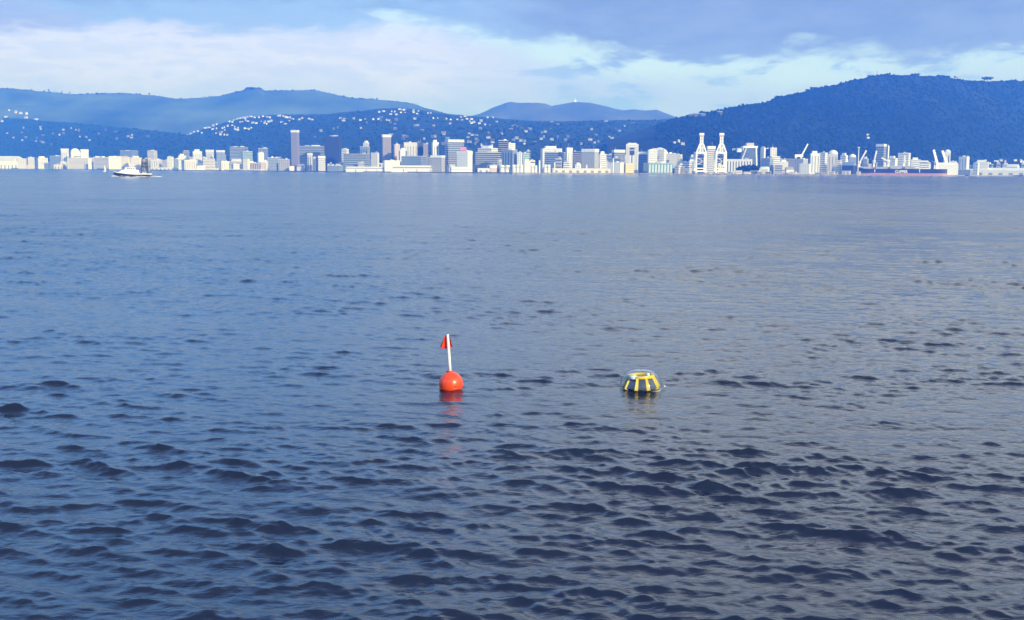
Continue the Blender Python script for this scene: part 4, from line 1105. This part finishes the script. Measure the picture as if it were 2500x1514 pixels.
def yacht():
    dd = at(255, 419.5, 100) - Vector((0, 0, CAM_H)); t = CAM_H / -dd.z; D = dd.y * t; k = D / FPX; p = at(255, 419.5, D)
    root = empty('yacht', (p.x, D, 0)); tag(root, 'tiny white yacht with its sail up left of the fishing boat', 'sailboat')
    H = at(255, 403, D).z; w = 3.2 * k
    b = MB()
    n = 10; vs = []; fs = []
    for i in range(n + 1):
        t = i / n; h = max(0.05, math.sin(math.pi * min(t * 0.75 + 0.02, 1)) * 0.45 * w)
        vs += [(-w + 2 * w * t, -h * 0.6, -0.3), (-w + 2 * w * t, h * 0.6, -0.3), (-w + 2 * w * t, -h, 0.14 * H), (-w + 2 * w * t, h, 0.14 * H)]
    for i in range(n):
        q = i * 4; fs += [(q, q+4, q+6, q+2), (q+1, q+3, q+7, q+5), (q+2, q+6, q+7, q+3)]
    fs += [(0, 2, 3, 1), (n*4, n*4+1, n*4+3, n*4+2)]
    link('hull', mesh('hull', vs, fs, WP), root)
    MB().tube([(0, 0, 0.1 * H), (0, 0, H)], [0.08, 0.05], 6).build('mast', C['pale_concrete'], root)
    vs = []; fs = []
    for j in range(9):
        v = j / 8
        for i in range(5):
            u = i / 4; ww = (1 - v) ** 0.8 * w * 1.3
            vs.append((0.1 + u * ww, -0.25 * w * math.sin(math.pi * u) * (1 - v), 0.2 * H + 0.78 * H * v))
    for j in range(8):
        for i in range(4): q = j * 5 + i; fs.append((q, q+1, q+6, q+5))
    link('sail', mesh('sail', vs, fs, C['white_paint'], True), root)
yacht()

# rocks along the reclaimed shore right of the cranes
def rocks():
    q = random.Random(9); b = MB()
    for i in range(900):
        px = q.uniform(1560, 2095); D = shore(px) + q.uniform(-7, 4); p = at(px, 428, D); s = q.uniform(0.6, 2.2)
        c = Vector((p.x, D, q.uniform(-0.3, 1.6)))
        e = [c + Vector((q.uniform(-s, s), q.uniform(-s, s), q.uniform(-s, s) * 0.8)) for _ in range(5)]
        b.add(e, [(0, 1, 2), (0, 2, 3), (0, 3, 1), (1, 4, 2), (2, 4, 3), (3, 4, 1)])
    tag(b.build('shore_rocks', M_quay), kind='stuff')
rocks()
# ------------------------------------------------------------------ the two buoys
def paint(name, col, rough, var, scale, spec=0.5):
    return mat(name, col, rough, spec=spec, var=var, scale=scale)

M_orange = paint('orange_vinyl', (0.86, 0.07, 0.016), 0.34, 0.10, 9.0)
def grime(m, z0, z1, col, axis=2):
    # a wet, fouled band low on the thing, ragged along its upper edge
    nt = m.node_tree; p = nt.nodes['Principled BSDF']; src = p.inputs['Base Color'].links[0].from_socket
    t = nt.nodes.new('ShaderNodeTexCoord'); sp = nt.nodes.new('ShaderNodeSeparateXYZ'); nz = nt.nodes.new('ShaderNodeTexNoise')
    nz.inputs['Scale'].default_value = 14; nz.inputs['Detail'].default_value = 5
    nt.links.new(t.outputs['Object'], sp.inputs[0]); nt.links.new(t.outputs['Object'], nz.inputs['Vector'])
    ad = nt.nodes.new('ShaderNodeMath'); ad.operation = 'MULTIPLY_ADD'; ad.inputs[1].default_value = 0.09
    nt.links.new(nz.outputs['Fac'], ad.inputs[0]); nt.links.new(sp.outputs[axis], ad.inputs[2])
    mr = nt.nodes.new('ShaderNodeMapRange'); mr.inputs['From Min'].default_value = z1 + 0.045; mr.inputs['From Max'].default_value = z0 + 0.045
    mr.inputs['To Max'].default_value = 0.8
    nt.links.new(ad.outputs[0], mr.inputs['Value'])
    mx = nt.nodes.new('ShaderNodeMix'); mx.data_type = 'RGBA'
    ins = [i for i in mx.inputs if i.type == 'RGBA']; nt.links.new(mr.outputs['Result'], mx.inputs[0])
    nt.links.new(src, ins[0]); ins[1].default_value = (*col, 1)
    nt.links.new([o for o in mx.outputs if o.type == 'RGBA'][0], p.inputs['Base Color'])
grime(M_orange, -0.12, -0.07, (0.25, 0.035, 0.015))
M_orange_lip = paint('orange_vinyl_lip', (0.62, 0.06, 0.025), 0.45, 0.12, 20.0)
M_pole = paint('white_pole', (0.70, 0.69, 0.66), 0.4, 0.06, 14.0)
M_flag = paint('red_flag_cloth', (0.66, 0.055, 0.02), 0.75, 0.15, 18.0, 0.2)
M_black = paint('black_rubber', (0.02, 0.02, 0.022), 0.5, 0.1, 10.0)
M_yellow = paint('yellow_paint', (0.92, 0.62, 0.02), 0.38, 0.08, 8.0)
grime(M_yellow, 0.0, 0.06, (0.30, 0.22, 0.06))
M_buoywhite = paint('white_plastic', (0.80, 0.79, 0.74), 0.35, 0.05, 10.0)
M_deck = paint('grey_plate', (0.09, 0.11, 0.14), 0.3, 0.1, 12.0)
M_flange = paint('weathered_rim', (0.42, 0.42, 0.36), 0.55, 0.25, 9.0)
M_steel = mat('stainless', (0.62, 0.63, 0.65), 0.25, metal=1.0, var=0.1, scale=30)

def solar_mat():
    m = bpy.data.materials.new('solar_cells'); m.use_nodes = True
    nt = m.node_tree; p = nt.nodes['Principled BSDF']
    p.inputs['Roughness'].default_value = 0.3; p.inputs['Coat Weight'].default_value = 0.6
    t = nt.nodes.new('ShaderNodeTexCoord'); br = nt.nodes.new('ShaderNodeTexBrick')
    br.inputs['Scale'].default_value = 26.0; br.offset = 0.0
    br.inputs['Color1'].default_value = (0.030, 0.032, 0.05, 1); br.inputs['Color2'].default_value = (0.045, 0.042, 0.058, 1)
    br.inputs['Mortar'].default_value = (0.16, 0.17, 0.2, 1); br.inputs['Mortar Size'].default_value = 0.012
    nt.links.new(t.outputs['UV'], br.inputs['Vector'])
    nt.links.new(br.outputs['Color'], p.inputs['Base Color'])
    return m
M_solar = solar_mat()

def acrylic_mat():
    m = bpy.data.materials.new('clear_acrylic'); m.use_nodes = True
    nt = m.node_tree; nt.nodes.clear()
    o = nt.nodes.new('ShaderNodeOutputMaterial'); mx = nt.nodes.new('ShaderNodeMixShader')
    tr = nt.nodes.new('ShaderNodeBsdfTransparent'); gl = nt.nodes.new('ShaderNodeBsdfGlossy')
    tr.inputs['Color'].default_value = (0.93, 0.95, 0.97, 1); gl.inputs['Roughness'].default_value = 0.04
    lw = nt.nodes.new('ShaderNodeLayerWeight'); lw.inputs['Blend'].default_value = 0.5
    fr = nt.nodes.new('ShaderNodeMath'); fr.operation = 'POWER'; fr.inputs[1].default_value = 5.0
    nt.links.new(lw.outputs['Facing'], fr.inputs[0])
    nz = nt.nodes.new('ShaderNodeTexNoise'); nz.inputs['Scale'].default_value = 6.0
    rp = nt.nodes.new('ShaderNodeMapRange'); rp.inputs['To Min'].default_value = 0.0; rp.inputs['To Max'].default_value = 0.05
    nt.links.new(nz.outputs['Fac'], rp.inputs['Value'])
    ad = nt.nodes.new('ShaderNodeMath'); ad.operation = 'ADD'; ad.use_clamp = True
    nt.links.new(fr.outputs[0], ad.inputs[0]); nt.links.new(rp.outputs['Result'], ad.inputs[1])
    nt.links.new(ad.outputs[0], mx.inputs[0]); nt.links.new(tr.outputs[0], mx.inputs[1]); nt.links.new(gl.outputs[0], mx.inputs[2])
    nt.links.new(mx.outputs[0], o.inputs['Surface'])
    return m
M_acrylic = acrylic_mat()

def level(x, y, r):
    return sum(water_h(x + r * math.cos(a), y + r * math.sin(a)) for a in [k * math.pi / 6 for k in range(12)]) / 12

def orange_buoy():
    D = 20.0
    c = at(1100, 956, D)
    x, y = c.x, D
    # keep the point on the water line at the right picture height
    d = (at(1100, 953, 10) - Vector((0, 0, CAM_H))); k = CAM_H / -d.z; x, y = d.x * k, d.y * k + 0.14
    R = 0.222; zc = 0.100 + level(x, y, 0.22)
    root = empty('marker_buoy', (x, y, 0))
    tag(root, 'round orange marker buoy with white pole and small red flag', 'buoy')
    prof = []
    for i in range(25):
        t = -math.pi / 2 + math.pi * i / 24
        r = R * math.cos(t); z = R * math.sin(t)
        if i == 24: r = 0.0005
        if i == 0: r = 0.0005
        prof.append((r, z))
    b = MB().lathe(prof, 48)
    fl = b.build('float', M_orange, root, True, (0, 0, zc), (0.05, -0.068, 0))
    s = MB().lathe([(R*0.998, -0.006), (R + 0.004, -0.003), (R + 0.004, 0.003), (R*0.998, 0.006)], 48)
    s.build('seam', M_orange, fl, True, (0, 0, -0.055))
    nb = MB().lathe([(0.0005, 0.012), (0.010, 0.010), (0.013, 0.0)], 12)
    dv = Vector((0.42, -0.86, -0.05)).normalized()
    nb.build('valve', M_black, fl, True, dv * (R - 0.001), dv.to_track_quat('Z', 'Y').to_euler())
    lean = math.tan(math.radians(3.9))
    z0 = zc + R * 0.97
    def P(z): return Vector((-0.015 - lean * (z - z0), 0, z))
    ztop = z0 + 0.70
    MB().lathe([(0.0005, 0.03), (0.045, 0.028), (0.056, 0.0), (0.056, -0.03)], 20).build('collar', M_orange_lip, root, True, P(z0) + Vector((0, 0, -0.005)))
    hd = MB()
    hd.tube([P(z0) + Vector((-0.05, -0.015, -0.012)), P(z0) + Vector((-0.062, -0.02, 0.016)), P(z0) + Vector((-0.035, -0.03, 0.012))], 0.008, 8)
    hd.build('eyelet', M_black, root, True)
    MB().tube([P(z0 - 0.04), P(z0 + 0.2), P(ztop - 0.02), P(ztop)], [0.029, 0.028, 0.027, 0.025], 18).build('pole', M_pole, root, True)
    # flag: a pennant hanging in folds, wrapped once about the pole
    vs, fs = [], []
    nu, nv = 15, 10
    for j in range(nv + 1):
        v = j / nv
        z = ztop - 0.012 - 0.255 * v
        a = P(max(z, z0))
        for i in range(nu + 1):
            u = i / nu
            # from a strip on the right of the pole, round its back, out to the hanging left corner
            if u < 0.25:
                w = 1 - u / 0.25
                px_ = 0.036 + (0.004 + 0.036 * v) * w; py_ = -0.012 + 0.05 * (1 - w); dzz = -0.02 * w * (1 - v)
                zz = z if v < 0.72 else ztop - 0.012 - 0.255 * (0.72 + (v - 0.72) * (1 - 0.75 * w))
            else:
                w = (u - 0.25) / 0.75
                px_ = 0.036 - 0.072 * min(w * 2.2, 1) - (0.012 + 0.108 * v ** 1.1) * max(0, (w - 0.3) / 0.7)
                py_ = 0.038 * math.cos(w * 3.0) - 0.030 * math.sin(w * 9.0 + v) * (0.4 + v)
                zz = z - 0.004 + 0.045 * v * max(0, w - 0.55) / 0.45 * (1 if w > 0.55 else 0)
            vs.append((a.x + px_, py_, zz))
    for j in range(nv):
        for i in range(nu):
            q = j * (nu + 1) + i
            fs.append((q, q + 1, q + nu + 2, q + nu + 1))
    link('flag', mesh('flag', vs, fs, M_flag, True), root)
orange_buoy()

def wave_buoy():
    d = (at(1565, 949, 10) - Vector((0, 0, CAM_H))); k = CAM_H / -d.z; x, y = d.x * k, d.y * k
    root = empty('wave_buoy', (x, y, level(x, y, 0.36) - 0.002))
    root.rotation_euler = (math.radians(-1.0), math.radians(-1.6), 0)
    tag(root, 'yellow framed wave buoy with dark solar panels under a clear dome', 'buoy')
    N = 9
    rb, rt, zb, zt = 0.338, 0.228, 0.025, 0.232
    offs = math.radians(-90 - 22)
    ang = [offs + 2 * math.pi * i / N for i in range(N)]
    def ring(r, z, a): return Vector((r * math.cos(a), r * math.sin(a), z))
    core = MB()
    core.lathe([(0.001, zb), (rb - 0.02, zb), (rt - 0.02, zt), (0.001, zt)], N)
    core.build('core', M_black, root, False, (0, 0, 0), (0, 0, offs))
    # panels, each its own
    for i in range(N):
        a0, a1 = ang[i], ang[i] + 2 * math.pi / N
        p = [ring(rb, zb, a0), ring(rb, zb, a1), ring(rt, zt, a1), ring(rt, zt, a0)]
        c = sum(p, Vector()) / 4
        n = (p[1] - p[0]).cross(p[3] - p[0]).normalized()
        if n.dot(c - Vector((0, 0, c.z))) < 0: n = -n
        p = [c + (q - c) * 0.90 for q in p]
        vs = [q + n * 0.004 for q in p] + [q - n * 0.012 for q in p]
        me = mesh('solar_panel', vs, [(0,1,2,3),(7,6,5,4),(0,4,5,1),(1,5,6,2),(2,6,7,3),(3,7,4,0)], M_solar)
        uv = me.uv_layers.new(name='UVMap')
        W_ = (p[1] - p[0]).length; H_ = (p[3] - p[0]).length
        cc = [(0, 0), (W_, 0), (W_, H_), (0, H_)]
        for li in range(4): uv.data[li].uv = cc[li]
        link('solar_panel', me, root)
    for i in range(N):
        a = ang[i]
        MB().bar(ring(rb - 0.002, zb - 0.01, a), ring(rt + 0.006, zt + 0.004, a), 0.066, 0.026, w2=0.040).build('rib', M_yellow, root)
    MB().lathe([(rt - 0.03, zt - 0.004), (rt + 0.018, zt - 0.012), (rt + 0.022, zt + 0.012), (rt + 0.014, zt + 0.036), (rt - 0.03, zt + 0.036), (rt - 0.03, zt - 0.004)], 36).build('top_ring', M_yellow, root)
    MB().lathe([(0.001, zt + 0.018), (rt - 0.028, zt + 0.002)], 36).build('top_plate', M_deck, root)
    MB().lathe([(rb - 0.03, zb - 0.05), (rb + 0.030, zb - 0.05), (rb + 0.034, zb - 0.035), (rb + 0.026, zb - 0.032), (rb - 0.03, zb - 0.02), (rb - 0.03, zb - 0.05)], 48)  .build('flange', M_flange, root, True)
    MB().lathe([(rb + 0.02, zb - 0.052), (rb + 0.04, -0.12), (rb - 0.06, -0.24), (0.001, -0.28)], 40).build('lower_hull', M_yellow, root, True)
    # white fittings on the top ring
    q = Vector((-0.155, -0.155, zt + 0.02))
    lamp = MB().lathe([(0.066, 0.0), (0.072, 0.01), (0.072, 0.045), (0.060, 0.062), (0.03, 0.075), (0.001, 0.079)], 24)
    lo = lamp.build('beacon', M_buoywhite, root, True, q + Vector((-0.005, -0.01, -0.035)))
    MB().tube([(0.035, -0.062, 0.03), (0.037, -0.074, 0.03)], 0.012, 10).build('socket', M_black, lo)
    q2 = Vector((0.115, -0.13, zt + 0.03))
    MB().lathe([(0.03, 0.0), (0.034, 0.012), (0.034, 0.035), (0.024, 0.05), (0.001, 0.056)], 18).build('antenna', M_buoywhite, root, True, q2)
    # clear outer dome, 5 mm thick
    pr = []
    Rb, Hd = 0.395, 0.355
    for i in range(19):
        t = (math.pi / 2) * i / 18
        pr.append((max(Rb * math.cos(t) ** 0.72, 0.0008), 0.012 + Hd * math.sin(t) ** 1.05))
    inner = [(max(r - 0.005, 0.0004), z - 0.004) for r, z in pr][::-1]
    MB().lathe(pr + inner, 48).build('clear_dome', M_acrylic, root, True)
    # lifting eye at the right rim
    pts = []
    for i in range(9):
        t = math.radians(-100 + 200 * i / 8)
        pts.append((0.405 + 0.036 * math.cos(t), -0.05, 0.028 + 0.032 * math.sin(t)))
    MB().tube(pts, 0.009, 8).build('lifting_eye', M_steel, root, True)
wave_buoy()
build_haze()
